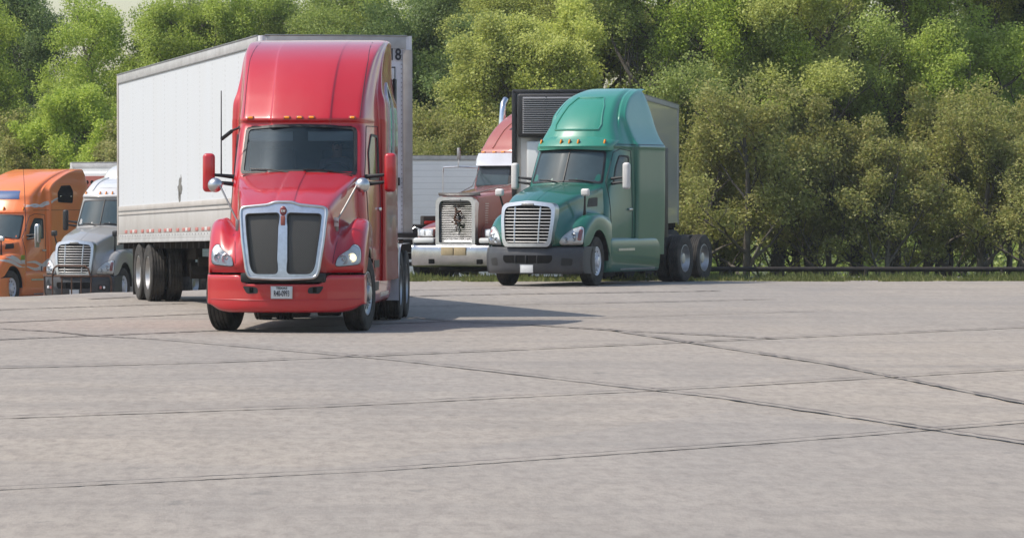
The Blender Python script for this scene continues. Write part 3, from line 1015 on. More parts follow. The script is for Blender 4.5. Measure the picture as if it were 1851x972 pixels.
# bumper
XS = [-1.045, -1.0, -.88, -.72, -.60, -.55, -.50, -.44, -.25, 0, .25, .44, .50, .55, .60, .72, .88, 1.0, 1.045]
def zt(x, z):
    ax = abs(x)
    if z < .40: return z + (.40 - z) * .75 * smooth01((ax - .80) / .25)
    if z < .60: return z
    k = smooth01((.60 - abs(x)) / .13)
    return z - k * (z - .60) * .72
bump, bump_bv = bar_bumper([(.10, .265), (.03, .285), (.0, .33), (-.005, .42), (.0, .55), (.0, .62), (.0, .72), (.02, .755), (.07, .76)], XS, .46, M['red'], red, ztop=zt, wrap=.22)
ln = [(-.62, .30), (.60, .30), (.52, .375), (.46, .40), (-.36, .40), (-.46, .375)]
for s in (-1, 1):
    th = smooth_poly([(s * .54, .615), (s * .36, .605), (s * .33, .575), (s * .33, .52), (s * .48, .515), (s * .51, .56)], 1)
    t1 = drape(th, bump_bv, .004, .01, .05).build('tow_recess', M['black'], bump, True)
    hh = front_hit(bump_bv, s * .42, .56)
    MB().box((s * .42, hh.y - .008, .565), (.05, .02, .07), .006).build('tow_pin', M['void'], t1)
seam([(-1.0, .44), (-.5, .435), (.5, .435), (1.0, .44)], bump_bv, 0.006).build('bumper_crease', M['red'], bump)
hh = front_hit(bump_bv, 0, .535)
plate(bump, -.012, hh.y - .014, .533, .285, .162)
# fog of details under the bumper
und = MB()
und.box((0, .55, .30), (1.5, .6, .06), .02).tube([(-.75, 1.2, .52), (.75, 1.2, .52)], .07, 10)
und.box((-.25, .75, .25), (.28, .2, .12), .02).box((.18, .75, .25), (.22, .2, .10), .02).box((.52, 1.1, .3), (.3, .3, .2), .03)
und.box((0, 1.0, .85), (1.1, 1.2, .9), .05)
und.build('engine_and_axle', M['dark'], red)
chassis(red, .8, 8.2, .42, .62)
# front wheels
wheel(red, -.875, 1.17, -1, R(-11), .50, .285, M['alu'], style='steer')
wheel(red, .905, 1.17, 1, R(-7), .50, .285, M['alu'], style='steer')
for y in (6.7, 7.9): dual_axle(red, y, 1.08, .5, .26, M['alu'])
# inner arches
for s in (-1, 1):
    mb = MB()
    P = []
    for k in range(13):
        a = math.pi * k / 12
        P.append([(s * x, 1.17 - .66 * math.cos(a), .50 + .66 * math.sin(a)) for x in (.60, 1.03)])
    grid(mb, P, 1, 1); mb.build('wheel_arch_liner', M['black'], red, True)
# door: seams, window, handle, side pieces
for s in (-1, 1):
    d = MB()
    DO = [(2.28, 1.0), (3.52, 1.0), (3.52, 2.76), (2.80, 2.76), (2.30, 2.08)]
    seam(DO + [DO[0]], cab_bv, .006, 'x', s, d)
    dr = d.build('door_seam', M['ink'], cab)
    W = smooth_poly([(2.58, 2.02), (3.44, 2.02), (3.44, 2.64), (2.98, 2.66), (2.66, 2.40)], 2)
    wi = [(3.03 + (y - 3.03) * .90, 2.33 + (z - 2.33) * .90) for y, z in W]
    sw_ = drape(wi, cab_bv, .004, .012, .08, 'x', side=s).build('side_window', M['darkglass'], cab, True)
    drape(W, cab_bv, .012, .02, .06, 'x', holes=[wi], side=s).build('window_seal', M['black'], sw_, True)
    W2 = smooth_poly([(4.2, 2.25), (4.95, 2.25), (4.95, 3.25), (4.6, 3.42), (4.2, 3.2)], 2)
    W3 = [(4.58 + (y - 4.58) * .84, 2.8 + (z - 2.8) * .9) for y, z in W2]
    sw2 = drape(W3, cab_bv, .006, .012, .08, 'x', side=s).build('sleeper_window', M['midglass'], cab, True)
    drape(W2, cab_bv, .022, .03, .06, 'x', holes=[W3], side=s).build('sleeper_window_frame', M['satin'], sw2, True)
    MB().box((s * 1.015, 3.40, 1.62), (.05, .22, .05), .015).build('door_handle', M['chrome'], cab)
    # rubber gap seals at the back
    MB().box((s * 1.02, 6.08, 2.2), (.05, .22, 2.6), .02).build('rear_extender', M['black'], cab)
    # lower side fairing with steps
    f = MB()
    P = []
    for (y, xi) in ((1.80, .96), (1.90, .99), (2.2, 1.0), (3.4, 1.01), (5.0, 1.01), (5.75, 1.0), (5.9, .95)):
        zt_ = 1.13 if y < 5.5 else 1.0
        P.append([(s * .80, y, zt_ + .02), (s * (xi - .08), y, zt_), (s * (xi - .01), y, zt_ - .06), (s * xi, y, .80), (s * (xi - .01), y, .55), (s * (xi - .03), y, .36), (s * (xi - .10), y, .30), (s * .80, y, .32)])
    grid(f, P, 3, 3, capstart=True, capend=True)
    fb = bvh_of(f)
    fa = f.build('side_fairing', M['red'], red, True, 50)
    sr = drape([(2.55, .50), (3.35, .50), (3.35, .62), (2.55, .62)], fb, .006, .02, .1, 'x', side=s).build('step', M['black'], fa)
    drape([(2.55, .82), (3.35, .82), (3.35, .92), (2.55, .92)], fb, .006, .02, .1, 'x', side=s).build('step', M['black'], fa)
    drape([(3.7, .40), (5.2, .40), (5.2, .46), (3.7, .46)], fb, .008, .02, .1, 'x', side=s).build('trim_strip', M['chrome'], fa)
    MB().box((s * 1.01, 1.95, .92), (.05, .10, .07), .02).build('side_lamp', M['chrome'], fa)
    # fender over the drive wheels
    fm = MB(); P = []
    for k in range(11):
        a = R(-20) + (math.pi / 2 + R(20)) * k / 10
        P.append([(s * x, 6.7 - .62 * math.cos(a), .5 + .60 * math.sin(a)) for x in (.62, .9, 1.05, 1.08)])
    P += [[(s * x, y, 1.10) for x in (.62, .9, 1.05, 1.08)] for y in (7.1, 7.9, 8.4)]
    grid(fm, P, 1, 1); fm.build('quarter_fender', M['fender_silver'], red, True)
    sk = MB().box((s * .95, 6.03, .87), (.24, .03, .50), .012).box((s * 1.06, 6.18, .87), (.03, .30, .50), .012)
    sk.build('fender_panel', M['fender_silver'], red, True)
    # exhaust / chrome trim behind the fairing
    MB().tube([(s * .85, 5.95, 1.02), (s * 1.07, 6.02, 1.02)], .045, 12).build('exhaust_tip', M['steel'], red)
    # mirrors
    door_mirror(red, s * 1.245, 2.30, 2.12, .165, .53, M['red'], s, True, s * .88)
    bx = s * .64
    seam([(s * .635, .83), (s * .65, 1.0), (s * .675, 1.18), (s * .72, 1.29)], hood_bv, .004).build('fender_seam', M['ink'], hood)
    h0 = front_hit(hood_bv, bx, 1.50)
    ball_mirror(red, (s * .66, h0.y - .02, 1.46), (s * .985, .80, 1.945), .098, s=s)
# small look-down mirror on the passenger side and the aerials
MB().box((-1.05, 2.75, 2.64), (.20, .06, .05), .012, rot=(0, R(-38), 0)).tube([(-.98, 2.75, 2.70), (-.88, 2.75, 2.74)], .015, 8).build('lookdown_mirror', M['black'], red)
MB().tube([(-1.075, 2.30, 2.08), (-1.075, 2.30, 3.24)], [.011, .007], 8).build('aerial', M['ink'], red)
# model badge on the driver side of the hood
hb = hood_bv.ray_cast(Vector((20, .62, 1.56)), Vector((-1, 0, 0)))[0] or Vector((.66, .62, 1.56))
bo = MB().box((.665, .50, 1.455), (.06, .02, .12), .006).build('model_badge', M['decalwhite'], red)
text_mesh('badge_letters', 'T680', .035, (.665, .488, 1.455), bo, M['dullred'], bold=.001, sx=.75)
# hood latch pieces and cowl
MB().box((0, 2.06, 2.06), (1.5, .16, .06), .02).build('cowl', M['black'], red)
# fifth wheel and deck behind the cab
MB().box((0, 7.2, .86), (1.0, 1.3, .12), .03).box((0, 6.5, .80), (.8, .5, .1), .02).build('fifth_wheel', M['dark'], red)
MB().box((0, 6.25, 1.5), (.3, .12, .5), .03).tube([(-.2, 6.1, 1.6), (-.2, 6.6, 1.25), (-.1, 7.0, 1.5)], .02, 8).build('air_lines', M['dark'], red)

# ------------------------------------------------------------------ driver (seated behind the windshield)
def make_driver():
    root = empty('person', (0, 0, 0), 0, 0, 'driver in a dull shirt sitting at the wheel of the red tractor', 'person')
    V = [(.43, 3.36, 1.84), (.43, 3.40, 2.05), (.43, 3.38, 2.24), (.43, 3.35, 2.34), (.43, 3.31, 2.41), (.43, 3.29, 2.49), (.43, 3.29, 2.57),
         (.25, 3.38, 2.27), (.19, 3.25, 2.06), (.25, 3.03, 2.07), (.28, 2.96, 2.09),
         (.61, 3.38, 2.27), (.67, 3.25, 2.06), (.61, 3.03, 2.07), (.58, 2.96, 2.09),
         (.33, 3.05, 1.86), (.53, 3.05, 1.86), (.33, 2.95, 1.52), (.53, 2.95, 1.52), (.33, 2.80, 1.46), (.53, 2.80, 1.46)]
    E = [(0, 1), (1, 2), (2, 3), (3, 4), (4, 5), (5, 6), (2, 7), (7, 8), (8, 9), (9, 10), (2, 11), (11, 12), (12, 13), (13, 14), (0, 15), (0, 16), (15, 17), (16, 18), (17, 19), (18, 20)]
    Rr = [.16, .15, .15, .06, .075, .085, .06, .06, .05, .04, .035, .06, .05, .04, .035, .09, .09, .06, .06, .045, .045]
    # fingers closed over the rim
    for (w, sx) in ((10, -1), (14, 1)):
        bx, by, bz = V[w]
        for k in range(4):
            i = len(V)
            dx = (k - 1.5) * .019
            V += [(bx + dx, by - .05, bz + .025), (bx + dx * 1.05, by - .082 + .004 * abs(k - 1), bz + .005), (bx + dx * 1.05, by - .075, bz - .022)]
            Rr += [.010, .009, .008]
            E += [(w, i), (i, i + 1), (i + 1, i + 2)]
        i = len(V)
        V += [(bx - sx * .035, by - .02, bz + .0), (bx - sx * .045, by - .055, bz + .005)]
        Rr += [.012, .010]; E += [(w, i), (i, i + 1)]
    me = bpy.data.meshes.new('body')
    me.from_pydata(V, E, [])
    o = bpy.data.objects.new('tmp', me); C.objects.link(o)
    o.modifiers.new('s', 'SKIN')
    for i, r in enumerate(Rr):
        me.skin_vertices[0].data[i].radius = (r, r)
    me.skin_vertices[0].data[0].use_root = True
    sb = o.modifiers.new('d', 'SUBSURF'); sb.levels = 2
    dg = bpy.context.evaluated_depsgraph_get()
    m2 = bpy.data.meshes.new_from_object(o.evaluated_get(dg))
    bpy.data.objects.remove(o)
    m2.name = 'body'
    m2.materials.clear()
    m2.materials.append(M['shirt']); m2.materials.append(M['skin'])
    for p in m2.polygons:
        p.use_smooth = True
        c = p.center
        p.material_index = 1 if (c.z > 2.335 or (c.y < 3.05 and c.z > 1.95)) else 0
    b = bpy.data.objects.new('body', m2); C.objects.link(b); b.parent = root
    hm = MB().lathe([(-.012, .096), (.03, .099), (.07, .088), (.105, .055), (.118, 0)], 'z', 20, (.43, 3.31, 2.53))
    hm.build('hair', M['hair'], root, True, 60)
    fc = MB()
    fc.box((.43, 3.205, 2.485), (.024, .035, .045), .01)
    fc.build('nose', M['skin'], root)
    ey = MB()
    for s in (-1, 1): ey.lathe([(-.008, 0), (-.004, .009), (0, .012)], 'y', 12, (.43 + s * .032, 3.215, 2.51))
    ey.box((.43, 3.213, 2.44), (.045, .012, .010), .003)
    ey.build('eyes_and_mouth', M['hair'], root)
    return root
drv = make_driver()
drv.location = red.location; drv.rotation_euler = red.rotation_euler

# ------------------------------------------------------------------ THE WHITE TRAILER
def box_trailer(name, loc, rz, rx, W, L, H, zb, label, group=None, side=None, front=None, band=True, dark_frame=False, axle=True, wy=(11.0, 12.05), wr=.49, cat='trailer', rail=.15):
    side = side or M['trailer_white']; front = front or M['trailer_front']
    t = empty(name, loc, rz, rx, label, cat, group)
    h = W / 2
    zt_ = zb + H
    c = .045
    bh = .62 if band else .16
    # body with rounded nose corners
    mb = MB()
    prof = [(-h, L), (-h, c), (-h + c * .35, c * .3), (-h + c, 0), (h - c, 0), (h - c * .35, c * .3), (h, c), (h, L)]
    vs = []; fs = []; mi = []
    for z in (zb, zt_):
        vs += [(x, y, z) for x, y in prof]
    n = len(prof)
    for i in range(n - 1):
        fs.append((i, i + 1, n + i + 1, n + i)); mi.append(0 if i in (0, n - 2) else 1)
    fs.append((n - 1, 0, n, 2 * n - 1)); mi.append(2)
    fs.append(tuple(range(n))); mi.append(2)
    fs.append(tuple(range(2 * n - 1, n - 1, -1))); mi.append(2)
    for f, m_ in zip(fs, mi): mb.f.append(f); mb.mi.append(m_)
    mb.v = vs
    body = mb.build('box_body', [side, front, M['rail']], t, False)
    # top rail, corner posts, bottom rail
    tr = MB()
    for s in (-1, 1):
        tr.box((s * (h + .008), L / 2 + .06, zt_ - rail / 2), (.02, L - .16, rail), .004)
        tr.box((s * (h + .010), L / 2 + .06, zt_ + .004), (.035, L - .16, .022), .004, mi=1)
        tr.box((s * (h + .010), L / 2 + .06, zt_ - rail - .008), (.02, L - .16, .016), .003, mi=1)
    tr.box((0, -.008, zt_ - rail * .62), (W - .2, .02, rail * 1.24), .004)
    tr.box((0, -.010, zt_ + .006), (W - .16, .035, .022), .004, mi=1)
    tr.build('top_rail', [M['rail'], M['steel']], t)
    for s in (-1, 1): MB().box((s * (h - .078), -.010, zb + (H - rail) / 2 - .02), (.145, .022, H - rail - .06), .004).build('front_post', M['trailer_beige'], t)
    for s in (-1, 1):
        rp = MB().box((s * (h + .004), L - .06, zb + H / 2 - .02), (.035, .12, H + .06), .006)
        rp.build('rear_post', M['trailer_beige'], t)
    if band:
        for s in (-1, 1):
            b = MB()
            x = s * (h + .009)
            b.box((x, L / 2, zb + .60), (.022, L - .34, .085), .004, mi=0)
            b.box((x, L / 2, zb + .545), (.030, L - .34, .016), .003, mi=2)
            b.box((x, L / 2, zb + .51), (.022, L - .34, .05), .004, mi=0)
            b.box((x, L / 2, zb + .478), (.026, L - .34, .010), .003, mi=2)
            b.box((x, L / 2, zb + .30), (.016, L - .34, .34), .004, mi=1)
            b.box((x, L / 2, zb + .070), (.026, L - .34, .13), .004, mi=3)
            b.box((x + s * .006, L / 2, zb + .012), (.034, L - .34, .045), .006, mi=3)
            for k in range(int(L / .3)):
                b.box((x + s * .014, .4 + k * .3, zb + .11), (.008, .025, .025), .003, mi=2)
            b.build('lower_side_panel', [M['band_beige'], M['band_grey'], M['steel'], M['rail']], t)
            tp = MB(); y = .45; k = 0
            while y < L - .5:
                for (dy, w_, m_) in ((0, .26, 0), (.30, .22, 1), (.56, .26, 0)) if k % 2 == 0 else ((.2, .26, 0),):
                    tp.box((x + s * .012, y + dy + w_ / 2, zb + .185), (.012, w_, .055), .002, mi=m_)
                y += .98; k += 1
            tp.build('reflective_tape', [M['tapered'], M['decalwhite']], t)
    # under frame
    u = MB()
    for k in range(int(L / .6)):
        u.box((0, .5 + k * .6, zb - .06), (W - .1, .06, .12), 0)
    u.build('cross_member', M['dark'], t)
    if axle:
        r = wr
        z = r + loc[2] * 0
        for y in wy:
            dual_axle(t, y, h + .03, r, .26, M['alu'], z=WZ(t, y, r))
        sl = MB()
        for s in (-1, 1):
            sl.box((s * .48, (wy[0] + wy[-1]) / 2, zb - .20), (.12, 3.6, .22), .01)
            for y in wy: sl.box((s * .48, y - .35, zb - .42), (.14, .2, .35), .02).tube([(s * .48, y, zb - .15), (s * .48, y, zb - .5)], .09, 10)
        sl.box((0, wy[0] - 1.25, zb - .34), (1.0, .12, .16), .02).box((.2, wy[0] - .9, zb - .45), (.25, .4, .25), .05)
        sl.tube([(-.55, wy[0] - .75, zb - .50), (.55, wy[0] - .75, zb - .50)], .14, 14)
        sl.build('wheel_bogie', M['dark'], t)
        for s in (-1, 1):
            MB().box((s * (h - .32), wy[-1] + .80, zb - .50), (.62, .015, .85), .003).build('mud_flap', M['mudflap'], t)
        lg = MB()
        for s in (-1, 1):
            lg.box((s * (h - .28), 2.9, zb - .42), (.12, .12, .85), .01).box((s * (h - .28), 2.9, zb - .86), (.30, .26, .03), .005)
            lg.tube([(s * (h - .28), 2.9, zb - .55), (s * (h - .35), 3.9, zb - .10)], .03, 8)
        lg.tube([(-h + .28, 2.9, zb - .35), (h - .28, 2.9, zb - .35)], .03, 8)
        lg.build('landing_gear', M['steel'], t)
    return t, body

def WZ(t, y, r):
    """height of an axle in trailer space such that its tyres stand on the ground in spite of the trailer's pitch"""
    rx = t.rotation_euler[0]
    yw = t.location.y + y * math.cos(t.rotation_euler[2]) * 1.0
    xw = t.location.x - y * math.sin(t.rotation_euler[2])
    g = gz(xw, yw)
    return (g + r - t.location.z - y * math.sin(rx)) / math.cos(rx)

PSI = R(10.5)
TW, TL = 2.32, 14.65
cxn = -.492 + (TW / 2) * math.cos(PSI)
cyn = 65.6 + (TW / 2) * math.sin(PSI)
pitch = -math.atan2(.185, TL)
trl, tbody = box_trailer('semi_trailer', (cxn, cyn, 0.0), PSI, pitch, TW, TL, 3.02, 1.165,
                         'long white box trailer with a grey lower band, coupled behind the red tractor', wy=(11.0, 12.1))
h = TW / 2
# number and sticker on the nose, stains and a scuff on the side
text_mesh('trailer_number', '18', .24, (h - .27, -.022, 3.905), trl, M['ink'], bold=.005, sx=.80)
MB().box((h - .33, -.014, 3.62), (.13, .012, .22), .003).box((h - .33, -.020, 3.62), (.10, .006, .18), .002, mi=1).build('nose_sticker', [M['ink'], M['whiteplate']], trl)
MB().box((h - .245, -.006, 2.72), (.025, .01, .20), .004).build('nose_scratch', M['steel'], trl)
rv = MB()
for k in range(40):
    for xx in (-h + .17, h - .17): rv.box((xx, -.012, 1.25 + k * .068), (.014, .012, .014), 0)
for k in range(12): rv.box((h - .30 - k * .18, -.012, 1.42), (.02, .012, .02), 0)
rv.build('nose_rivets', M['steel'], trl)
MB().box((h - .28, -.02, 2.02), (.16, .02, .12), .01).box((h - .2, -.03, 1.22), (.5, .05, .07), .01).build('air_connector', M['dark'], trl)
MB().box((0, .25, 1.10), (TW - .3, .5, .09), .01).build('coupler_plate', M['rust'], trl)
# scuff: dark diamond-shaped scrape on the left side
sc = MB()
def dia(y, z, a, b, m=0):
    n = 14; P = []
    rnd = random.Random(int(y * 100 + z * 31))
    for k in range(n):
        th = 2 * math.pi * k / n
        q = abs(math.cos(th)) ** 1.6 * (1 if math.cos(th) > 0 else -1)
        w = abs(math.sin(th)) ** 1.6 * (1 if math.sin(th) > 0 else -1)
        j = 1 + .5 * (rnd.random() - .5)
        P.append((y + a * q * j, z + b * w * j))
    vs = [(-h - .006, p, q) for p, q in P] + [(-h + .01, p, q) for p, q in P]
    fs = [tuple(range(n))] + [(i, (i + 1) % n, n + (i + 1) % n, n + i) for i in range(n)]
    sc.add(vs, fs, m)
dia(7.5, 2.06, .22, .15); dia(7.55, 1.92, .12, .12); dia(7.4, 2.18, .05, .07)
sc.build('side_scuff', plain('scraped_metal', (.10, .098, .09), .6, (.30, .28, .25), .7, 9), trl)
# ------------------------------------------------------------------ parked aerodynamic tractors
def aero(loc, phi, label, hoodm, cabm, roofm, bumperm, roof='high', mir=None, bull=False, visor=True, group=None,
         glassm=None, plate_s=('', ''), steer=0.0, brow=None, lamps=True, fairm=None, winl=0.0, gw=1.0, yr=5.9, ax=(6.9, 8.2)):
    glassm = glassm or M['midglass']
    dy_ = yr - 5.9
    t = empty('semi_truck', loc, -R(phi), 0, label, 'truck', group)
    st = [(.10, .80, 1.06, .82, .70, .82, .56, .82, .82, .50),
          (.05, .80, 1.09, .92, .70, .92, .57, 1.02, 1.02, .50),
          (.08, .80, 1.10, 1.04, .71, 1.02, .575, 1.32, 1.33, .50),
          (.15, .81, 1.11, 1.15, .72, 1.12, .59, 1.58, 1.62, .50),
          (.28, .83, 1.12, 1.25, .74, 1.23, .62, 1.665, 1.72, .46),
          (.45, .88, 1.125, 1.34, .76, 1.32, .66, 1.72, 1.79, .40),
          (.66, 1.00, 1.13, 1.41, .78, 1.40, .70, 1.78, 1.86, .33),
          (.92, 1.12, 1.13, 1.46, .80, 1.45, .75, 1.84, 1.93, .24),
          (1.28, 1.12, 1.13, 1.48, .83, 1.49, .79, 1.90, 1.99, .15),
          (1.65, .95, 1.12, 1.46, .86, 1.50, .83, 1.96, 2.04, .08),
          (2.02, .55, 1.10, 1.42, .90, 1.48, .86, 2.02, 2.09, .03),
          (2.15, .50, 1.09, 1.40, .91, 1.48, .87, 2.03, 2.10, 0)]
    if winl: st = [tuple(list(r[:7]) + [r[7] - winl * smooth01(r[0] / 2), r[8] - winl * smooth01(r[0] / 2), r[9]]) for r in st]
    hm = hood_shell(st, 0.006); hv = bvh_of(hm)
    hd = hm.build('hood', hoodm, t, True, 50)
    w0, w1 = 2.06 - winl, 2.78 - winl
    high = [(3.02, 2.60), (3.25, 2.82), (3.50, 3.15), (3.72, 3.55), (3.90, 4.02), (4.02, 4.6), (4.08, 5.1), (4.10, 5.4)]
    mid = [(2.98, 2.60), (3.08, 2.75), (3.18, 2.95), (3.28, 3.25), (3.35, 3.65), (3.40, 4.1), (3.42, 4.5), (3.43, 4.8)]
    conv = [(3.02, 2.62), (3.2, 2.72), (3.38, 2.95), (3.55, 3.3), (3.70, 3.75), (3.84, 4.3), (3.93, 4.85), (3.95, 5.1)]
    rl = {'high': high, 'mid': mid, 'conv': conv}[roof]
    rl = [(z, 2.5 + (y - 2.5) * (yr - 2.9) / 3.0) for z, y in rl]
    if winl: rl = [(z - winl * .3, y) for z, y in rl]
    rg = [(.60, 2.06, .02, .98, 1.04, 3.5, 1.12, 5.9), (1.3, 2.03, .06, .98, 1.06, 3.5, 1.14, 5.9),
          (w0 - .1, 1.99, .28, .93, 1.05, 3.5, 1.15, 5.9), (w0 + .35, 2.22, .30, .91, 1.04, 3.5, 1.15, 5.9), (w1, 2.44, .29, .885, 1.03, 3.5, 1.15, 5.9),
          (w1 + .09, 2.42, .29, .885, 1.03, 3.5, 1.15, 5.9)]
    for i, (z, yf) in enumerate(rl):
        k = i / (len(rl) - 1)
        wr = 1.15 - .22 * k ** 2
        if roof == 'mid':
            rg.append((z, yf, .29 - .20 * k, .87 - .22 * k, .95 - .24 * k, max(3.5, yf + .45), 1.0 - .25 * k, 5.9 - .05 * k)); continue
        if roof == 'high':
            wr = 1.04 - .52 * k ** .8
            rg.append((z, yf, .29 - .20 * k, .85 - .46 * k ** .8, .95 - .48 * k ** .8, max(3.5, yf + .45), wr, 5.9 - .05 * k)); continue
        rg.append((z, yf, .29 - .22 * k, .88 - .06 * k ** 3 + .04 * k, 1.02 - .16 * k ** 2, max(3.5, yf + .45), wr, 5.9 - .05 * k))
    rg = [tuple(r[:7]) + (r[7] + dy_,) for r in rg]
    cm = cab_shell(rg); cv = bvh_of(cm)
    # the roof above the door line takes its own material, the green one's with skylight painted in: split by height
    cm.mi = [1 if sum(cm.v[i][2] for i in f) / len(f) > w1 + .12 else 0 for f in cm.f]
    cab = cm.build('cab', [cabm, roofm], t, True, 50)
    ws = [(-.83, w0 + .02), (-.4, w0 + .05), (0, w0 + .06), (.4, w0 + .05), (.83, w0 + .02), (.80, w0 + .4), (.77, w1 - .03), (.4, w1 + .0), (0, w1 + .01), (-.4, w1 + .0), (-.77, w1 - .03), (-.80, w0 + .4)]
    ws = smooth_poly(ws, 2)
    wi = [(x * .95, (w0 + w1) / 2 + (z - (w0 + w1) / 2) * .90) for x, z in ws]
    wo_ = glass_grid(cv, .80, .745, w0 + .05, w1 - .02, 0.006).build('windshield', glassm, t, True, 60)
    drape(ws, cv, .012, .03, .06, holes=[wi]).build('windshield_seal', M['black'], wo_, True, 60)
    seam([(0, w0 + .06), (0, w1)], cv, .022).build('windshield_divider', M['black'], wo_)
    for (xa, xb) in ((-.08, -.62), (.66, .12)):
        a = front_hit(cv, xa, w0 + .05); b = front_hit(cv, xb, w0 + .10)
        MB().tube([(a.x, a.y - .04, a.z), ((a.x + b.x) / 2, (a.y + b.y) / 2 - .05, (a.z + b.z) / 2 + .02), (b.x, b.y - .02, b.z)], .011, 6).build('wiper', M['black'], wo_)
    # steering wheel dimly seen through the glass
    if visor:
        vp = [(-.86, w1 - .01), (0, w1 + .02), (.86, w1 - .01), (.90, w1 + .20), (.5, w1 + .27), (0, w1 + .29), (-.5, w1 + .27), (-.90, w1 + .20)]
        vz = drape(vp, cv, .09, .10, .06).build('roof_brow', roofm, t, True, 50)
    off = .10 if visor else .01
    for mx in (-.74, -.2, 0, .2, .74):
        hh = front_hit(cv, mx, w1 + .17)
        bk = MB().box((mx, hh.y - off - .01, w1 + .17), (.045, .05, .10), .012, rot=(0, R(14), 0)).build('marker_light', M['dullred'], cab)
        MB().box((mx, hh.y - off - .028, w1 + .17), (.032, .04, .085), .012, rot=(0, R(14), 0)).build('lens', M['amber'], bk)
    if roof == 'high':
        # pressed outline in the roof fairing
        seam([(-.50, 3.20), (-.53, 3.30), (-.42, 3.70), (-.30, 3.88), (.30, 3.88), (.42, 3.70), (.53, 3.30), (.50, 3.20), (-.50, 3.20)], cv, .022).build('roof_molding', roofm, cab)
    if roof == 'mid':
        for sx in (-1, 1):
            seam([(sx * .52, 3.02), (sx * .50, 3.2), (sx * .44, 3.36)], cv, .03).build('roof_molding', roofm, cab)
        f = MB(); P = []
        for (y, z) in ((3.9, 3.38), (4.02, 3.50), (4.25, 3.62), (4.7, 3.72), (5.2, 3.76)):
            P.append([(-.95, y + .35, 3.36), (-.92, y + .25, z - .06), (-.6, y + .05, z), (0, y, z), (.6, y + .05, z), (.92, y + .25, z - .06), (.95, y + .35, 3.36)])
        P = [[(x * .85, y, z) for x, y, z in r] for r in P]
        P = [[(x, y, 3.34) for x, y, z in P[0]]] + P
        grid(f, P, 3, 3); f.build('roof_fairing', roofm, t, True, 50)
    # grille
    gy = lambda z: .01 + .16 * max(0, z - .8) ** 2
    gm = MB(); grid(gm, [[(x, gy(z) + .07 * (x / .6) ** 2, z) for x in np.linspace(-.8, .8, 17)] for z in np.linspace(.6, 1.85, 16)], 1, 1)
    gv = bvh_of(gm)
    gout = smooth_poly([(-.50, .80), (.50, .80), (.56, .90), (.61, 1.35), (.61, 1.60), (.54, 1.68), (0, 1.735), (-.54, 1.68), (-.61, 1.60), (-.61, 1.35), (-.56, .90)], 2)
    gout = [(x * gw, z) for x, z in gout]
    gin = [(x * .875, 1.235 + (z - 1.235) * .84) for x, z in gout]
    gf = drape(gout, gv, .05, .18, .06, holes=[gin]).build('grille_frame', M['chrome_dull'], t, True, 40)
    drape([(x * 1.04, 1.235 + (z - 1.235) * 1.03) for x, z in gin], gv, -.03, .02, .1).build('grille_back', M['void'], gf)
    zs = np.linspace(.90, 1.56, 11)
    for z in zs:
        half = (.47 + .10 * (z - .85) / .75) * gw
        L = [front_hit(gv, x, z) + Vector((0, -.025, 0)) for x in np.linspace(-half, half, 7)]
        b = MB()
        for i in range(len(L) - 1):
            a_, c_ = L[i], L[i + 1]
        P = [[(p.x, p.y + dy, p.z + dz) for p in L] for dy, dz in ((0.03, -.006), (0, -.011), (-.012, 0), (0, .011), (.03, .006), (0.03, -.006))]
        grid(b, P, 1, 1); b.build('grille_bar', M['chrome_dull'], gf, True, 50)
    for sx in (-.27, .27):
        L = [front_hit(gv, sx * (1 + .1 * (z - .85)), z) + Vector((0, -.02, 0)) for z in (.88, 1.2, 1.6)]
        MB().tube(L, .02, 8).build('grille_post', M['chrome_dull'], gf)
    e = front_hit(gv, 0, 1.655)
    MB().box((0, e.y - .052, 1.655), (.28, .02, .05), .01).build('name_badge', M['steel'], gf)
    # headlights
    hl = [(-1.07, .84), (-.70, .83), (-.665, .87), (-.72, .99), (-.80, 1.09), (-.90, 1.17), (-1.0, 1.21), (-1.06, 1.18), (-1.085, 1.0)]
    for s, P in ((-1, hl), (1, mirror_poly(hl))):
        o = headlight(t, P, hv, s, inner=[(s * .93, .99, .085, False), (s * .80, .93, .06, False)])
        side_ = smooth_poly([(s * .985, .93), (s * 1.055, .92), (s * 1.06, 1.14), (s * 1.0, 1.16)] if s > 0 else [(s * 1.0, 1.16), (s * 1.06, 1.14), (s * 1.055, .92), (s * .985, .93)], 1)
        drape(side_, hv, .016, .02, .05).build('turn_signal', M['redlamp'] if False else M['tapered'], o)
    # bumper with an intake
    xs = [-1.12, -1.06, -.95, -.80, -.62, -.40, -.2, 0, .2, .40, .62, .80, .95, 1.06, 1.12]
    bo, bb = bar_bumper([(.16, .25), (.07, .27), (.02, .34), (0, .45), (-.01, .56), (0, .66), (.02, .72), (.05, .78), (.14, .80)], xs, .52, bumperm, t, wrap=.55)
    ip = smooth_poly([(-.50, .47), (.50, .47), (.56, .53), (.56, .63), (-.56, .63), (-.56, .53)], 1)
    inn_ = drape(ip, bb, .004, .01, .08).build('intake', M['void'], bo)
    for sx in (-.25, 0, .25):
        hh = front_hit(bb, sx, .55); MB().box((sx, hh.y - .01, .55), (.03, .03, .15), .006).build('intake_slat', M['black'], inn_)
    for s in (-1, 1):
        P = smooth_poly([(s * .72, .42), (s * .92, .42), (s * .94, .56), (s * .74, .58)], 1)
        fg = drape(P, bb, .006, .01, .06).build('fog_recess', M['black'], bo)
        if bull:
            hh = front_hit(bb, s * .83, .5); MB().box((s * .80, hh.y - .03, .5), (.07, .04, .08), .015).box((s * .90, hh.y + .0, .5), (.07, .04, .07), .02, mi=1).build('fog_lamp', [M['tapered'], M['lampgrey']], fg)
    hh = front_hit(bb, .0, .38)
    plate(bo, .02 if not bull else .05, hh.y - .03, .36, .30, .165, plate_s[0], plate_s[1])
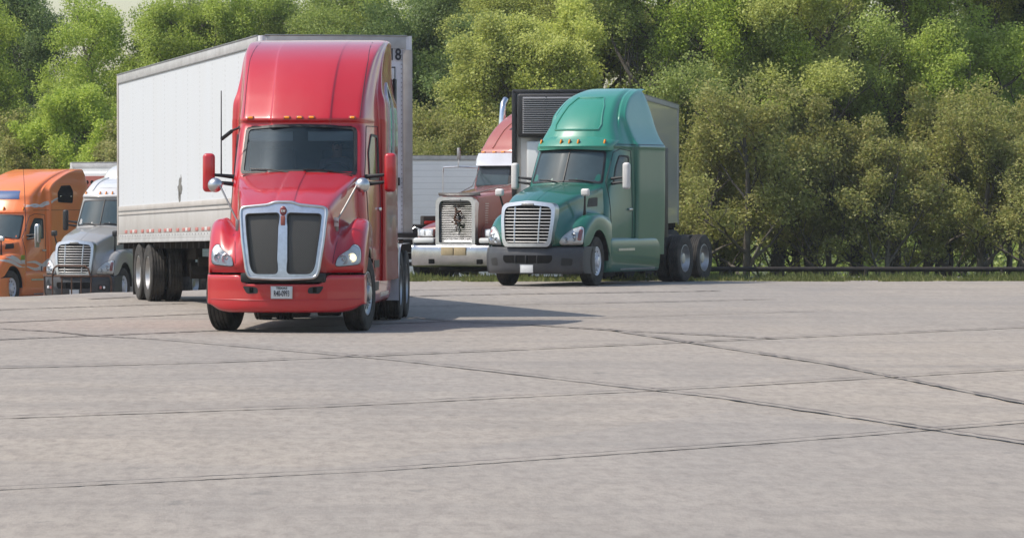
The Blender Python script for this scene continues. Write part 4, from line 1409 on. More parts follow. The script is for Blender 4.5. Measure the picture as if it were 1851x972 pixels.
    if bull:
        z0 = .32
        def bt(*p, r=.030):
            return MB().tube([Vector(q) for q in p], r, 10)
        m_ = MB()
        yb = -.14
        m_.tube([(-1.05, .30, .80), (-1.0, .12, .80), (-.85, -.02, .80), (-.5, yb, .80), (0, yb - .02, .80), (.5, yb, .80), (.85, -.02, .80), (1.0, .12, .80), (1.05, .30, .80), (1.08, .36, .70), (1.08, .36, .40), (1.05, .30, .30),
                 (1.0, .14, .26), (.85, -.02, .26), (.5, yb, .24), (0, yb - .02, .24), (-.5, yb, .24), (-.85, -.02, .26), (-1.0, .14, .26), (-1.05, .30, .30), (-1.08, .36, .40), (-1.08, .36, .70), (-1.05, .30, .80)], .030, 10)
        for x in (-.62, -.30, 0.02, .32, .62): m_.tube([(x, yb - .01 + .10 * (abs(x) / .85) ** 2, .25), (x, yb - .01 + .10 * (abs(x) / .85) ** 2, .80)], .024, 8)
        m_.tube([(-.62, yb, .80), (-.55, yb - .01, 1.0), (-.45, yb - .02, 1.06), (.45, yb - .02, 1.06), (.55, yb - .01, 1.0), (.62, yb, .80)], .026, 10)
        m_.build('grille_guard', M['rust'], t)
    MB().box((0, .8, .5), (1.8, .9, .3), .03).box((0, 1.15, .9), (1.2, 1.6, .8), .05).build('engine_and_axle', M['dark'], t)
    chassis(t, .9, ax[1] + .5)
    for s in (-1, 1):
        wheel(t, s * .965, 1.28, s, steer, .5, .285, M['fender_silver'], style='steer')
        mb = MB(); P = []
        for k in range(13):
            a = math.pi * k / 12
            P.append([(s * x, 1.28 - .64 * math.cos(a), .50 + .64 * math.sin(a)) for x in (.60, 1.10)])
        grid(mb, P, 1, 1); mb.build('wheel_arch_liner', M['black'], t, True)
    for y in ax: dual_axle(t, y, 1.2, .5, .26, M['alu'])
    for s in (-1, 1):
        d = MB()
        DO = [(2.30, .95), (3.40, .95), (3.40, w1 - .02), (2.98, w1 + .02), (2.75, w1 - .05), (2.32, w0 + .06)]
        seam(DO + [DO[0]], cv, .007, 'x', s, d)
        seam([(2.9, w1 + .12), (5.8 + dy_, w1 + .12)], cv, .006, 'x', s, d)
        d.build('door_seam', M['ink'], cab)
        W = smooth_poly([(2.52, w0 + .02), (3.30, w0 + .02), (3.30, w1 - .12), (2.92, w1 - .10), (2.70, w1 - .35)], 2)
        cw = (2.93, (w0 + w1) / 2 - .05)
        W3 = [(cw[0] + (y - cw[0]) * .86, cw[1] + (z - cw[1]) * .88) for y, z in W]
        so = drape(W3, cv, .006, .012, .08, 'x', side=s).build('side_window', glassm, cab, True)
        drape(W, cv, .014, .02, .06, 'x', holes=[W3], side=s).build('window_seal', M['black'], so, True)
        MB().box((s * 1.07, 3.28, 1.55), (.05, .20, .05), .015).build('door_handle', M['chrome_dull'], cab)
        f = MB(); P = []
        for (y, xi) in ((1.98, 1.05), (2.05, 1.10), (2.3, 1.12), (3.6, 1.14), (5.2 + dy_, 1.14), (5.6 + dy_, 1.12)):
            P.append([(s * .80, y, .98), (s * (xi - .06), y, .96), (s * xi, y, .90), (s * xi, y, .60), (s * (xi - .02), y, .36), (s * (xi - .08), y, .26), (s * .80, y, .28)])
        grid(f, P, 3, 3, capstart=True, capend=True)
        fv = bvh_of(f)
        fa = f.build('side_fairing', fairm or cabm, t, True, 50)
        drape([(2.4, .70), (3.3, .70), (3.3, .75), (2.4, .75)], fv, .02, .03, .1, 'x', side=s).build('trim_strip', M['chrome_dull'], fa)
        drape([(2.6, .30), (4.6, .30), (4.6, .335), (2.6, .335)], fv, .012, .02, .1, 'x', side=s).build('trim_strip', M['chrome_dull'], fa)
        # hood side vent
        vp = smooth_poly([(1.40, 1.60), (1.85, 1.62), (1.88, 1.80), (1.50, 1.78)], 1)
        try:
            drape(vp, hv, .008, .02, .06, 'x', side=s).build('hood_vent', M['black'], hd)
        except Exception:
            pass
        door_mirror(t, s * 1.30, 2.45, w0 + .18, .16, .55, mir or M['greyplastic'], s, True, s * .93, .14)
        # stalk mirrors on the fenders
        hb_ = Vector((s * .92, 1.0, 1.44))
        mb = MB().tube([hb_, hb_ + Vector((s * .03, -.06, .22)), hb_ + Vector((s * .06, -.12, .40))], [.035, .022, .02], 8)
        rod = mb.build('hood_mirror_rod', M['black'], t)
        MB().box(tuple(hb_ + Vector((s * .07, -.12, .46))), (.19, .10, .15), .045, seg=4).build('hood_mirror', mir or M['greyplastic'], rod, True)
        MB().box((s * 1.08, 6.02 + dy_, 1.9), (.04, .3, 1.9), .02).build('rear_extender', M['black'], cab)
    return t, hv, cv, cab

# silver one with the rusty grille guard, parked on the lower ground at the left
gx, gyy = (132 - 530) / 69.5, 8000 / 69.5
sil, shv, scv, scab = aero((gx, gyy, -1.03), 17.5, 'silver mid-roof tractor with a rusty tube grille guard in front of its bumper', M['silver'], M['silver'], M['roof_white'], M['greyplastic'],
            'mid', M['black'], bull=True, visor=False, plate_s=('TEXAS', ''))
sil.scale = (.86, 1, 1)
# green one at the right
grn, ghv, gcv, gcab = aero(((951 - 530) / 89.5, 8000 / 89.5, 0.0), 25, 'green high-roof tractor with a chrome barred grille and dark grey bumper', M['green'], M['green'], M['green_skylit'], M['greyplastic'],
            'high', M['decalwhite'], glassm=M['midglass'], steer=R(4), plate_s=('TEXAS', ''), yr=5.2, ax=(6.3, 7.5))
grn.scale = (.95, 1, 1)
# orange one at the left edge
ox, oy = -9.49, 124.3
org, ohv, ocv, ocab = aero((ox, oy, -1.25), 25, 'orange sleeper tractor with white flame stripes along its side', M['orange'], M['orange'], M['orange'], M['orange'],
            'conv', M['chrome_dull'], visor=False, winl=.20, fairm=M['orange'])
# its markings, laid on the driver's side
def side_stripe(pts, wid, bv, name, mat, parent, side=1, off=.006):
    P = [Vector(p) for p in pts]
    G = cr(np.array([list(p) for p in P]), 6)
    up = []; dn = []
    n = len(G)
    for i in range(n):
        a = G[max(i - 1, 0)]; b = G[min(i + 1, n - 1)]
        t_ = Vector((b[0] - a[0], b[1] - a[1])).normalized(); nr = Vector((-t_.y, t_.x))
        k = i / (n - 1); w = wid * (math.sin(math.pi * min(1, k * 1.15 + .05)) ** .7 if k < .87 else (1 - k) / .13 * .25 + .02)
        w = max(w, wid * .05)
        up.append((G[i][0] + nr.x * w, G[i][1] + nr.y * w)); dn.append((G[i][0] - nr.x * w, G[i][1] - nr.y * w))
    return drape(up + dn[::-1], bv, off, .012, .06, 'x', side=side).build(name, mat, parent)
for pts, w in (([(2.35, 1.10), (2.9, 1.02), (3.4, 1.20), (4.0, 1.48), (4.6, 1.62), (5.4, 1.70)], .055), ([(2.35, 1.22), (2.8, 1.22), (3.3, 1.12), (3.9, 1.32), (4.5, 1.46), (5.0, 1.40)], .045),
               ([(2.7, 2.80), (3.0, 2.86), (3.3, 2.82), (3.7, 2.98), (4.1, 3.06), (4.6, 3.02)], .035), ([(2.72, 2.86), (3.05, 2.80), (3.5, 2.95), (4.0, 2.98)], .022)):
    try: side_stripe(pts, w, ocv, 'flame_stripe', M['decalwhite'], ocab, 1)
    except Exception as ex: print('stripe', ex)
try:
    for pts, w in (([(.9, 1.42), (1.3, 1.36), (1.8, 1.22), (2.1, 1.18)], .07), ([(.7, 1.30), (1.2, 1.25), (1.7, 1.12), (2.1, 1.08)], .05)):
        side_stripe(pts, w, ohv, 'flame_stripe', M['decalwhite'], ocab, 1)
except Exception as ex: print('stripe2', ex)
wp = smooth_poly([(3.95, 2.93), (4.85, 2.90), (4.9, 3.25), (4.75, 3.42), (4.2, 3.40), (3.95, 3.20)], 2)
drape(wp, ocv, .012, .02, .07, 'x', side=1).build('sleeper_window', M['void'], ocab, True)
for yy in (4.1, 4.75): 
    q = ocv.ray_cast(Vector((20, yy, 3.1)), Vector((-1, 0, 0)))[0]
    if q: MB().box((q.x + .02, yy, 3.1), (.02, .06, .05), .01).build('window_latch', M['chrome'], ocab)
q = ocv.ray_cast(Vector((20, 3.15, .98)), Vector((-1, 0, 0)))[0]
eb = MB().box((q.x + .008, 3.15, 1.02), (.012, .20, .20), .003).build('door_sticker', M['decalwhite'], ocab)
text_mesh('sticker_letter', 'E', .19, (q.x + .016, 3.15, 1.02), eb, M['ink'], rot=(R(90), 0, R(90)), bold=.006)
q = ohv.ray_cast(Vector((20, 1.72, 1.3)), Vector((-1, 0, 0)))[0]
MB().box((q.x + .01, 1.9, 1.36), (.012, .22, .14), .003).box((q.x + .01, 1.9, 1.24), (.012, .22, .10), .003, mi=1).build('fender_sticker', [M['leaf_mid'], M['decalwhite']], ocab)
# tinted roof light
rp = smooth_poly([(-.55, 3.02), (.55, 3.02), (.50, 3.26), (-.50, 3.26)], 1)
drape(rp, ocv, .012, .02, .07).build('roof_window', M['blue'], ocab)
MB().tube([(1.0, 2.3, 2.1), (1.02, 2.2, 3.2), (1.0, 2.15, 3.9)], [.012, .009, .006], 6).build('aerial', M['ink'], org)
MB().box((1.28, 2.45, 1.95), (.05, .25, .62), .03).build('mirror_back', M['chrome_dull'], org)
# white name panel on the silver truck's roof, with no readable lettering
drape(smooth_poly([(-.36, 3.10), (.36, 3.10), (.32, 3.24), (-.32, 3.24)], 1), scv, .012, .02, .06).build('roof_panel', M['white'], scab)

# ------------------------------------------------------------------ the old maroon tractor with the chrome bumper
def classic():
    t = empty('semi_truck', ((826 - 530) / 82.3, 8000 / 82.3, 0), -R(29.5), 0, 'faded maroon old-style tractor with a chrome bumper and dented chrome louvres', 'truck')
    # hood: boxy with rounded shoulders
    P = []
    for (y, w, z) in ((.05, .46, 1.70), (.06, .47, 1.74), (.15, .48, 1.77), (.9, .56, 1.84), (1.7, .66, 1.91), (2.45, .76, 1.98)):
        half = [(w, .70), (w, 1.3), (w - .01, z - .10), (w - .05, z - .03), (w - .14, z), (w * .4, z + .02), (0, z + .03)]
        P.append([(-a, y, b) for a, b in half] + [(a, y, b) for a, b in reversed(half[:-1])])
    hm = MB(); grid(hm, P, 3, 3, capstart=True); hv = bvh_of(hm)
    hd = hm.build('hood', M['maroon'], t, True, 45)
    sl = MB()
    for k in range(14): sl.box((.505, .42 + .0 * k, .95 + k * .05), (.012, .18, .012), .003)
    sl.build('hood_louvre', M['chrome_dull'], hd)
    # grille shell and louvres
    out = smooth_poly([(-.47, .70), (.47, .70), (.47, 1.65), (.40, 1.74), (-.40, 1.74), (-.47, 1.65)], 2)
    inn = [(x * .83, 1.20 + (z - 1.20) * .86) for x, z in out]
    fl = MB(); grid(fl, [[(x, 0.0, z) for x in (-1, 0, 1)] for z in (.4, 1.2, 2.0)], 1, 1); fv = bvh_of(fl)
    gf = drape(out, fv, .08, .20, .08, holes=[inn]).build('grille_frame', M['chrome_dull'], t, True, 40)
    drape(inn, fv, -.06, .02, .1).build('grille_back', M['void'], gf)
    rnd = random.Random(5)
    for k in range(23):
        z = .80 + k * .0375
        b = MB(); n = 13; PP = []
        xs = np.linspace(-.385, .385, n)
        for (dy, dz) in ((-.01, -.013), (-.045, -.006), (-.028, .013), (-.005, .010)):
            r_ = []
            for x in xs:
                dent = .004 * math.exp(-((x - .02) / .12) ** 2) * (rnd.random() - .3) if 4 < k < 20 else .0008 * rnd.random()
                r_.append((x, dy + abs(dent) * 1.5, z + dz + dent * .6))
            PP.append(r_)
        grid(b, PP, 1, 1); b.build('grille_bar', M['chrome'], gf, True, 50)
    MB().box((0, -.088, 1.675), (.26, .02, .05), .01).build('name_badge', M['steel'], gf)
    # torn branch stuck in the louvres
    br = MB().tube([(.0, -.07, 1.52), (.03, -.08, 1.4), (-.02, -.08, 1.28), (.05, -.08, 1.15), (.02, -.07, 1.02)], [.018, .028, .024, .014, .008], 7)
    br.tube([(.03, -.08, 1.40), (.12, -.09, 1.45), (.17, -.08, 1.38)], [.02, .018, .01], 6).tube([(.0, -.08, 1.28), (.11, -.09, 1.22), (.15, -.08, 1.27)], [.02, .02, .01], 6).tube([(.05, -.08, 1.15), (-.08, -.09, 1.22)], .012, 6)
    br.build('broken_louvre', M['rust'], gf)
    # bug deflector
    P = [[(x, .0 + .12 * (abs(x) / .5) ** 2 + dy, 1.76 + dz) for x in (-.50, -.3, 0, .3, .50)] for dy, dz in ((0.04, 0), (-.01, .03), (-.02, .07))]
    mb = MB(); grid(mb, P, 2, 2); mb.build('bug_deflector', M['steel'], t)
    # chrome bumper
    xs = [-1.05, -1.0, -.9, -.6, -.3, 0, .3, .6, .9, 1.0, 1.05]
    bo, bb = bar_bumper([(-.02, .26), (-.14, .28), (-.16, .33), (-.17, .5), (-.16, .66), (-.12, .72), (-.02, .745)], xs, .10, M['bumper_chrome'], t, wrap=.25, power=6)
    for x in (-.14, .16): 
        a = MB().box((x, -.185, .60), (.28, .012, .17), .003); a.build('permit_plate', M['panel_inner'], bo)
    for x in (-.52, .62): MB().box((x, -.178, .38), (.13, .02, .10), .01).build('tow_recess', M['void'], bo)
    # fenders with headlamps
    for s in (-1, 1):
        P = []
        for (y, z0, z) in ((.18, .82, .84), (.20, .82, 1.0), (.28, .83, 1.08), (.55, .95, 1.16), (.95, 1.10, 1.22), (1.4, 1.08, 1.22), (1.8, .85, 1.12), (2.1, .6, .95)):
            P.append([(s * .50, y, z + .05), (s * .62, y, z + .05), (s * .90, y, z + .02), (s * 1.02, y, z - .04), (s * 1.05, y + .05, (z + z0) / 2), (s * 1.05, y + .08, z0)])
        fm = MB(); grid(fm, P, 3, 3, capstart=True)
        fo = fm.build('fender', M['maroon'], t, True, 45)
        hb = MB().box((s * .80, .14, .98), (.38, .12, .17), .02).build('headlight', M['chrome_dull'], fo)
        for dx in (-.09, .09): MB().box((s * .80 + dx, .075, .98), (.15, .02, .11), .008).build('lamp_glass', M['lampgrey'], hb)
        MB().box((s * .78, .10, .82), (.50, .30, .12), .04).build('headlight_tray', M['white'], fo)
        wheel(t, s * .93, 1.15, s, 0, .5, .285, M['alu'], style='steer')
        MB().tube([(s * 1.02, -.02, .70), (s * 1.06, -.04, 1.05), (s * 1.0, .0, 1.10), (s * .92, .1, 1.05)], .014, 8).build('bumper_guide', M['chrome_dull'], t)
    # cab and sleeper
    rg = [(.60, 2.5, .02, .95, 1.0, 3.9, 1.05, 6.2), (1.3, 2.48, .03, .95, 1.0, 3.9, 1.08, 6.2), (1.9, 2.46, .06, .93, 1.0, 3.9, 1.10, 6.2), (2.35, 2.58, .07, .90, .98, 3.9, 1.10, 6.2),
          (2.50, 2.62, .08, .89, .97, 3.9, 1.10, 6.2), (2.72, 2.66, .09, .88, .96, 3.9, 1.10, 6.2), (2.85, 2.78, .10, .87, .95, 3.9, 1.10, 6.2), (3.05, 2.98, .12, .86, .94, 3.9, 1.09, 6.2),
          (3.25, 3.25, .13, .84, .92, 4.0, 1.06, 6.2), (3.45, 3.6, .14, .80, .88, 4.3, 1.0, 6.2), (3.62, 4.05, .14, .74, .82, 4.7, .92, 6.2), (3.74, 4.6, .12, .64, .72, 5.1, .80, 6.15), (3.80, 5.1, .10, .5, .55, 5.5, .62, 6.1)]
    cm = cab_shell(rg); cv = bvh_of(cm)
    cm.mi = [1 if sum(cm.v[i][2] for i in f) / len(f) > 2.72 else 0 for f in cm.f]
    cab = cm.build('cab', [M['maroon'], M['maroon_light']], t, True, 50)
    for s in (-1, 1):
        P = smooth_poly([(s * .05, 2.00), (s * .84, 2.00), (s * .82, 2.42), (s * .05, 2.42)], 1)
        if s < 0: P = P[::-1]
        drape(P, cv, .006, .02, .08).build('windshield', M['midglass'], t, True, 60)
    drape([(-.88, 1.95), (.88, 1.95), (.86, 2.46), (-.86, 2.46)], cv, .002, .02, .08).build('windshield_seal', M['black'], t, True, 60)
    vz = drape([(-.92, 2.42), (.92, 2.42), (.90, 2.69), (-.90, 2.69)], cv, .16, .02, .1)
    vv = vz.build('sun_visor', M['fender_silver'], t, True, 60)
    for mx in (-.70, -.42, -.20, .42, .70):
        hh = front_hit(cv, mx, 2.72)
        bk = MB().box((mx, hh.y - .10, 2.71), (.09, .06, .04), .012).build('marker_light', M['dullred'], cab)
        MB().box((mx, hh.y - .125, 2.715), (.07, .04, .03), .01).build('lens', M['amber'], bk)
    seam([(-.55, 2.80), (-.50, 3.2), (-.38, 3.5), (-.25, 3.62)], cv, .02).build('roof_molding', M['maroon_light'], cab)
    seam([(.55, 2.80), (.50, 3.2), (.38, 3.5), (.25, 3.62)], cv, .02).build('roof_molding', M['maroon_light'], cab)
    rw = smooth_poly([(-.38, 3.20), (-.05, 3.24), (-.05, 3.44), (-.22, 3.40)], 1)
    drape(rw, cv, .01, .02, .06).build('roof_window', M['darkglass'], cab)
    drape(mirror_poly(rw), cv, .01, .02, .06).build('roof_window', M['darkglass'], cab)
    for s in (-1, 1):
        W = smooth_poly([(2.85, 1.98), (3.6, 1.98), (3.6, 2.45), (2.95, 2.45)], 2)
        drape(W, cv, .006, .02, .08, 'x', side=s).build('side_window', M['midglass'], cab, True)
        seam([(2.65, .9), (3.75, .9), (3.75, 2.55), (2.75, 2.55), (2.65, 1.9), (2.65, .9)], cv, .007, 'x', s).build('door_seam', M['ink'], cab)
        # exhaust stack with a turned-out tip
        MB().tube([(s * 1.02, 4.15, .9), (s * 1.02, 4.15, 3.35), (s * 1.02, 4.15, 3.62), (s * 1.04, 4.22, 3.80), (s * 1.05, 4.36, 3.90)], [.09, .09, .065, .065, .062], 14, cap=False).build('exhaust_stack', M['chrome'], t)
        # air horns and mirror brackets
        MB().tube([(s * .92, 2.7, 2.38), (s * 1.28, 2.55, 2.40), (s * 1.62, 2.50, 2.39), (s * 1.64, 2.5, 2.28)], .018, 8).tube([(s * 1.64, 2.50, 2.36), (s * 1.64, 2.50, 1.75)], .010, 6).tube([(s * 1.28, 2.52, 2.36), (s * 1.26, 2.52, 2.62)], .012, 6).build('mirror_bracket', M['chrome_dull'], t)
        MB().box((s * 1.26, 2.52, 2.68), (.07, .07, .26), .02).build('mirror_post_lamp', M['steel'], t)
        MB().tube([(s * .80, 2.55, 2.30), (s * .40, 1.5, 1.98), (s * .18, .45, 1.82)], .012, 6).build('hood_stay', M['steel'], t)
        MB().box((s * 1.0, 4.6, .65), (.12, 2.0, .5), .05).build('fuel_tank', M['chrome_dull'], t)
    MB().box((0, .9, .75), (1.0, 1.4, .6), .05).tube([(-.7, 1.15, .5), (.7, 1.15, .5)], .06, 8).build('engine_and_axle', M['dark'], t)
    MB().tube([(-.3, .3, .30), (-.1, .5, .14), (.15, .7, .12)], .05, 10).build('exhaust_pipe', M['steel'], t)
    chassis(t, .9, 8.4)
    for y in (7.1, 8.4): dual_axle(t, y, 1.2, .5, .26, M['alu'])
    return t
mar = classic()
mar.scale = (1.04, 1.04, 1.04)

# ------------------------------------------------------------------ trailers in the background
# refrigerated trailer behind the green tractor
def reefer_unit(parent, W, z0, z1, mat, back, nslat=17, hexy=False):
    u = MB().box((0, -.28, (z0 + z1) / 2), (W * .90, .54, z1 - z0), .06, seg=3).build('cooling_unit', back, parent)
    if not hexy:
        for k in range(nslat):
            z = z0 + .10 + (z1 - z0 - .2) * k / (nslat - 1)
            MB().box((0, -.585, z), (W * .80, .06, .018), .005, rot=(R(35), 0, 0)).build('unit_louvre', mat, u)
        MB().box((-W * .2, -.57, (z0 + z1) / 2), (.03, .05, z1 - z0 - .15), .005).box((W * .2, -.57, (z0 + z1) / 2), (.03, .05, z1 - z0 - .15), .005).build('unit_mullion', M['black'], u)
    return u
rz = R(-9)
rt, _ = box_trailer('semi_trailer', (6.07, 96.3, 0), rz, 0, 2.55, 14.6, 2.93, 1.18, 'white refrigerated trailer with a black louvred nose behind the green tractor',
                    side=M['white'], front=M['white'], band=False, rail=.10, wy=(11.4, 12.6), wr=.5)
u = reefer_unit(rt, 2.55, 3.10, 4.05, M['louvre'], M['black'])
fr = MB()
for s in (-1, 1): fr.box((s * 1.26, -.05, 2.65), (.10, .12, 2.95), .02)
fr.box((0, -.05, 4.10), (2.6, .12, .09), .02)
fr.build('nose_frame', M['black'], rt)
MB().box((0, -.25, 2.3), (1.9, .46, 1.45), .06).build('unit_lower_cover', M['white'], rt)
# refrigerated trailer of the orange tractor
orx, ory = -5.55, 131.2
rt2, _ = box_trailer('semi_trailer', (orx, ory, -1.25), R(-27), 0, 2.5, 14.0, 2.98, 1.12, 'white trailer with a red honeycomb cooling unit behind the orange tractor',
                     side=M['corrugated'], front=M['white'], band=False, rail=.12, wy=(11.4, 12.6), wr=.5)
u2 = MB().box((0, -.30, 2.9), (2.15, .58, 1.9), .10, seg=3).build('cooling_unit', M['white'], rt2)
MB().box((1.075, -.30, 2.9), (.03, .50, 1.6), .02).box((0, -.60, 2.9), (1.7, .03, 1.6), .02).build('unit_screen', M['dullred'], u2)
hx = MB()
for r_ in range(8):
    for c_ in range(3):
        yy = -.46 + c_ * .15 + (.075 if r_ % 2 else 0); zz = 2.22 + r_ * .185
        if yy < -.08: hx.lathe([(1.088, 0), (1.095, .062), (1.08, .066)], 'x', 6, (0, yy, zz))
    for c_ in range(9):
        xx = -.72 + c_ * .17 + (.085 if r_ % 2 else 0); zz = 2.22 + r_ * .185
        hx.lathe([(-.620, 0), (-.618, .062), (-.60, .066)], 'y', 6, (xx, 0, zz))
hx.build('screen_hole', M['void'], u2)
MB().box((1.26, .25, 4.05), (.03, .35, .10), .01).build('marker_light', M['tapered'], rt2)
MB().box((1.262, 2.2, 3.88), (.02, 1.3, .26), .01).build('side_sticker', M['blue'], rt2)

# long ribbed trailer standing across the back, right of the red tractor
st3, _ = box_trailer('semi_trailer', (-1.6, 112.0, -1.25), R(-84), 0, 2.5, 9.2, 3.05, 1.05, 'long pale ribbed trailer seen side-on behind the maroon tractor',
                     side=M['corrugated'], front=M['corrugated'], band=False, rail=.10, wy=(7.6,), wr=.5)
# dark flatbed end between the white trailer and the maroon tractor
def flatbed():
    t = empty('flatbed_trailer', (2.62, 98.6, 0), R(12), 0, 'dark flatbed trailer end with a red lamp, left of the maroon tractor', 'trailer')
    b = MB().box((0, 2.0, 1.10), (1.7, 4.0, .18), .01).box((0, .02, .80), (1.5, .10, .45), .01).box((.55, .1, 1.28), (.55, .3, .22), .02)
    b.build('deck', M['dark'], t)
    MB().box((.45, -.06, 1.24), (.30, .04, .07), .01).build('tail_light', M['redlamp'], t)
    MB().tube([(-.6, 0, .95), (-.2, .05, .30)], .03, 8).tube([(.7, 0, .95), (.3, .05, .30)], .03, 8).box((0, 0, .32), (1.2, .08, .09), .01).build('underride_guard', M['dark'], t)
    for s in (-1, 1): MB().box((s * .6, .5, .55), (.55, .02, .70), .003).build('mud_flap', M['mudflap'], t)
    for y in (1.2,): dual_axle(t, y, .95, .48, .24, M['steel'])
    return t
flatbed()
# low steel pipe rail along the edge of the lot
rl = empty('guard_rail', (6.2, 97.3, 0), 0, 0, 'low black pipe rail on short posts along the grassy edge of the lot', 'rail')
MB().tube([(-3.0, 0, .22), (0, 0, .23), (8, 0.2, .22), (22, .5, .22)], .055, 10).build('rail', M['dark'], rl)
for k in range(8): MB().tube([(-2.6 + k * 3, .02, -.1), (-2.6 + k * 3, .02, .22)], .045, 8).build('post', M['dark'], rl)
# ------------------------------------------------------------------ concrete joints, patches and the verge
J = [
    ([(-60, 583), (0, 583), (375, 567), (500, 561)], .22), ([(-60, 617), (0, 614), (170, 607), (375, 598.5), (700, 585), (800, 581.5)], .20), ([(-60, 562), (0, 560), (180, 554), (335, 549)], .22),
    ([(0, 594), (100, 600), (165, 607), (290, 614)], .12), ([(160, 541), (240, 537)], .25),
    ([(700, 537.5), (810, 534), (1060, 530), (1300, 526)], .36), ([(700, 526), (820, 523.5), (1000, 519), (1250, 515)], .22), ([(740, 554), (900, 551), (1060, 549), (1400, 541)], .20),
    ([(740, 574), (820, 581), (950, 587), (1100, 597), (1400, 612)], .17), ([(820, 581), (1100, 574), (1500, 562)], .10),
    ([(-100, 668), (400, 655), (900, 634), (1400, 612), (1900, 590)], .16), ([(-100, 760), (600, 735), (1300, 700), (1900, 665)], .11), ([(-100, 890), (700, 850), (1400, 800), (1900, 760)], .08),
    ([(1100, 597), (1500, 660), (1900, 740)], .10), ([(290, 614), (700, 650), (1300, 720), (1900, 810)], .09)]
for i, (pp, w) in enumerate(J):
    strip('expansion_joint', [gp(*p) for p in pp], w * .62, M['tar'], .005 + .0015 * i, 40, .55, i)
def np_mesh(name, V, nper, mats, parent=None, mi=None, smooth=False):
    V = np.asarray(V, np.float32); nf = len(V) // nper
    me = bpy.data.meshes.new(name)
    me.vertices.add(len(V)); me.vertices.foreach_set('co', V.ravel())
    me.loops.add(nf * nper); me.loops.foreach_set('vertex_index', np.arange(nf * nper, dtype=np.int32))
    me.polygons.add(nf); me.polygons.foreach_set('loop_start', np.arange(0, nf * nper, nper, dtype=np.int32))
    me.polygons.foreach_set('loop_total', np.full(nf, nper, np.int32))
    for m in (mats if isinstance(mats, (list, tuple)) else [mats]): me.materials.append(m)
    if mi is not None: me.polygons.foreach_set('material_index', np.asarray(mi, np.int32))
    me.update(calc_edges=True)
    o = bpy.data.objects.new(name, me); C.objects.link(o)
    if parent: o.parent = parent
    return o

rng = np.random.default_rng(3)
def leaf_quads(P, size, rng, flat=0.35):
    """one folded diamond leaf per point P"""
    n = len(P)
    a = rng.normal(size=(n, 3)); a /= np.linalg.norm(a, axis=1)[:, None]
    # leaves tend to turn their faces up and to the open side
    nn = rng.normal(size=(n, 3)) + np.array([-.55, -.75, .95]); nn /= np.linalg.norm(nn, axis=1)[:, None]
    a -= nn * (a * nn).sum(1)[:, None]; a /= np.linalg.norm(a, axis=1)[:, None]
    b = np.cross(nn, a)
    s = size * (0.6 + 0.8 * rng.random(n))[:, None]
    w = s * 0.36
    V = np.stack([P - a * s * .5, P + b * w, P + a * s * .5, P - b * w], 1)
    return V.reshape(-1, 3)

# grass verge
def verge():
    n = 52000
    x = rng.uniform(1.6, 34, n); y = 94.6 + np.abs(rng.normal(size=n)) * 1.6 + 1.2 * np.sin(x * .9) * .2 + (x > 4.6) * .4
    y = np.minimum(y, 103)
    cl = np.sin(x * 2.1 + y) * np.sin(x * .77 - 1.3 * y) + .6 * np.sin(x * 5.3) * np.sin(y * 3.1 + x) + rng.normal(size=n) * .35
    keep = cl > .05
    x, y = x[keep], y[keep]; n = len(x)
    hgt = (0.03 + 0.09 * rng.random(n) ** 2) * (1 + .8 * np.clip((y - 95.2) / 2, 0, 1))
    z = np.array([gz(a, b) for a, b in zip(x, y)])
    dx = rng.normal(size=n) * .05; w = .014 + .02 * rng.random(n)
    V = np.stack([np.stack([x - w, y, z - .01], 1), np.stack([x + w, y, z - .01], 1), np.stack([x + dx, y + rng.normal(size=n) * .05, z + hgt], 1)], 1).reshape(-1, 3)
    o = np_mesh('verge_grass', V, 3, M['grass']); tag(o, kind='stuff')
    tag(o, 'bright weedy grass along the far edge of the concrete', 'grass')
verge()
# the ground under the trees is soil: a sheet just over the concrete
def soil():
    xs = np.array([-900, -400, -200, -120] + list(np.linspace(-80, 80, 65)) + [120, 200, 400, 900.]); ys = [96.2, 98, 100, 102, 104, 107, 110, 113, 116, 119, 122, 126, 130, 140, 170, 260, 700]
    mb = MB(); vs = []
    for j, y in enumerate(ys):
        for x in xs:
            yy = max(y, 133.0 - 37.0 * smooth01((x + 2) / 3.5)) if x < 2 else y
            yy = yy + (0.25 * math.sin(x * 1.3) if j == 0 else 0)
            yy = yy + j * .001
            vs.append((x, yy, gz(x, yy) + .006))
    n = len(xs)
    fs = [(j * n + i, j * n + i + 1, (j + 1) * n + i + 1, (j + 1) * n + i) for j in range(len(ys) - 1) for i in range(n - 1)]
    mb.add(vs, fs)
    tag(mb.build('bank', M['soil'], None, True, 60, False), kind='structure')
soil()

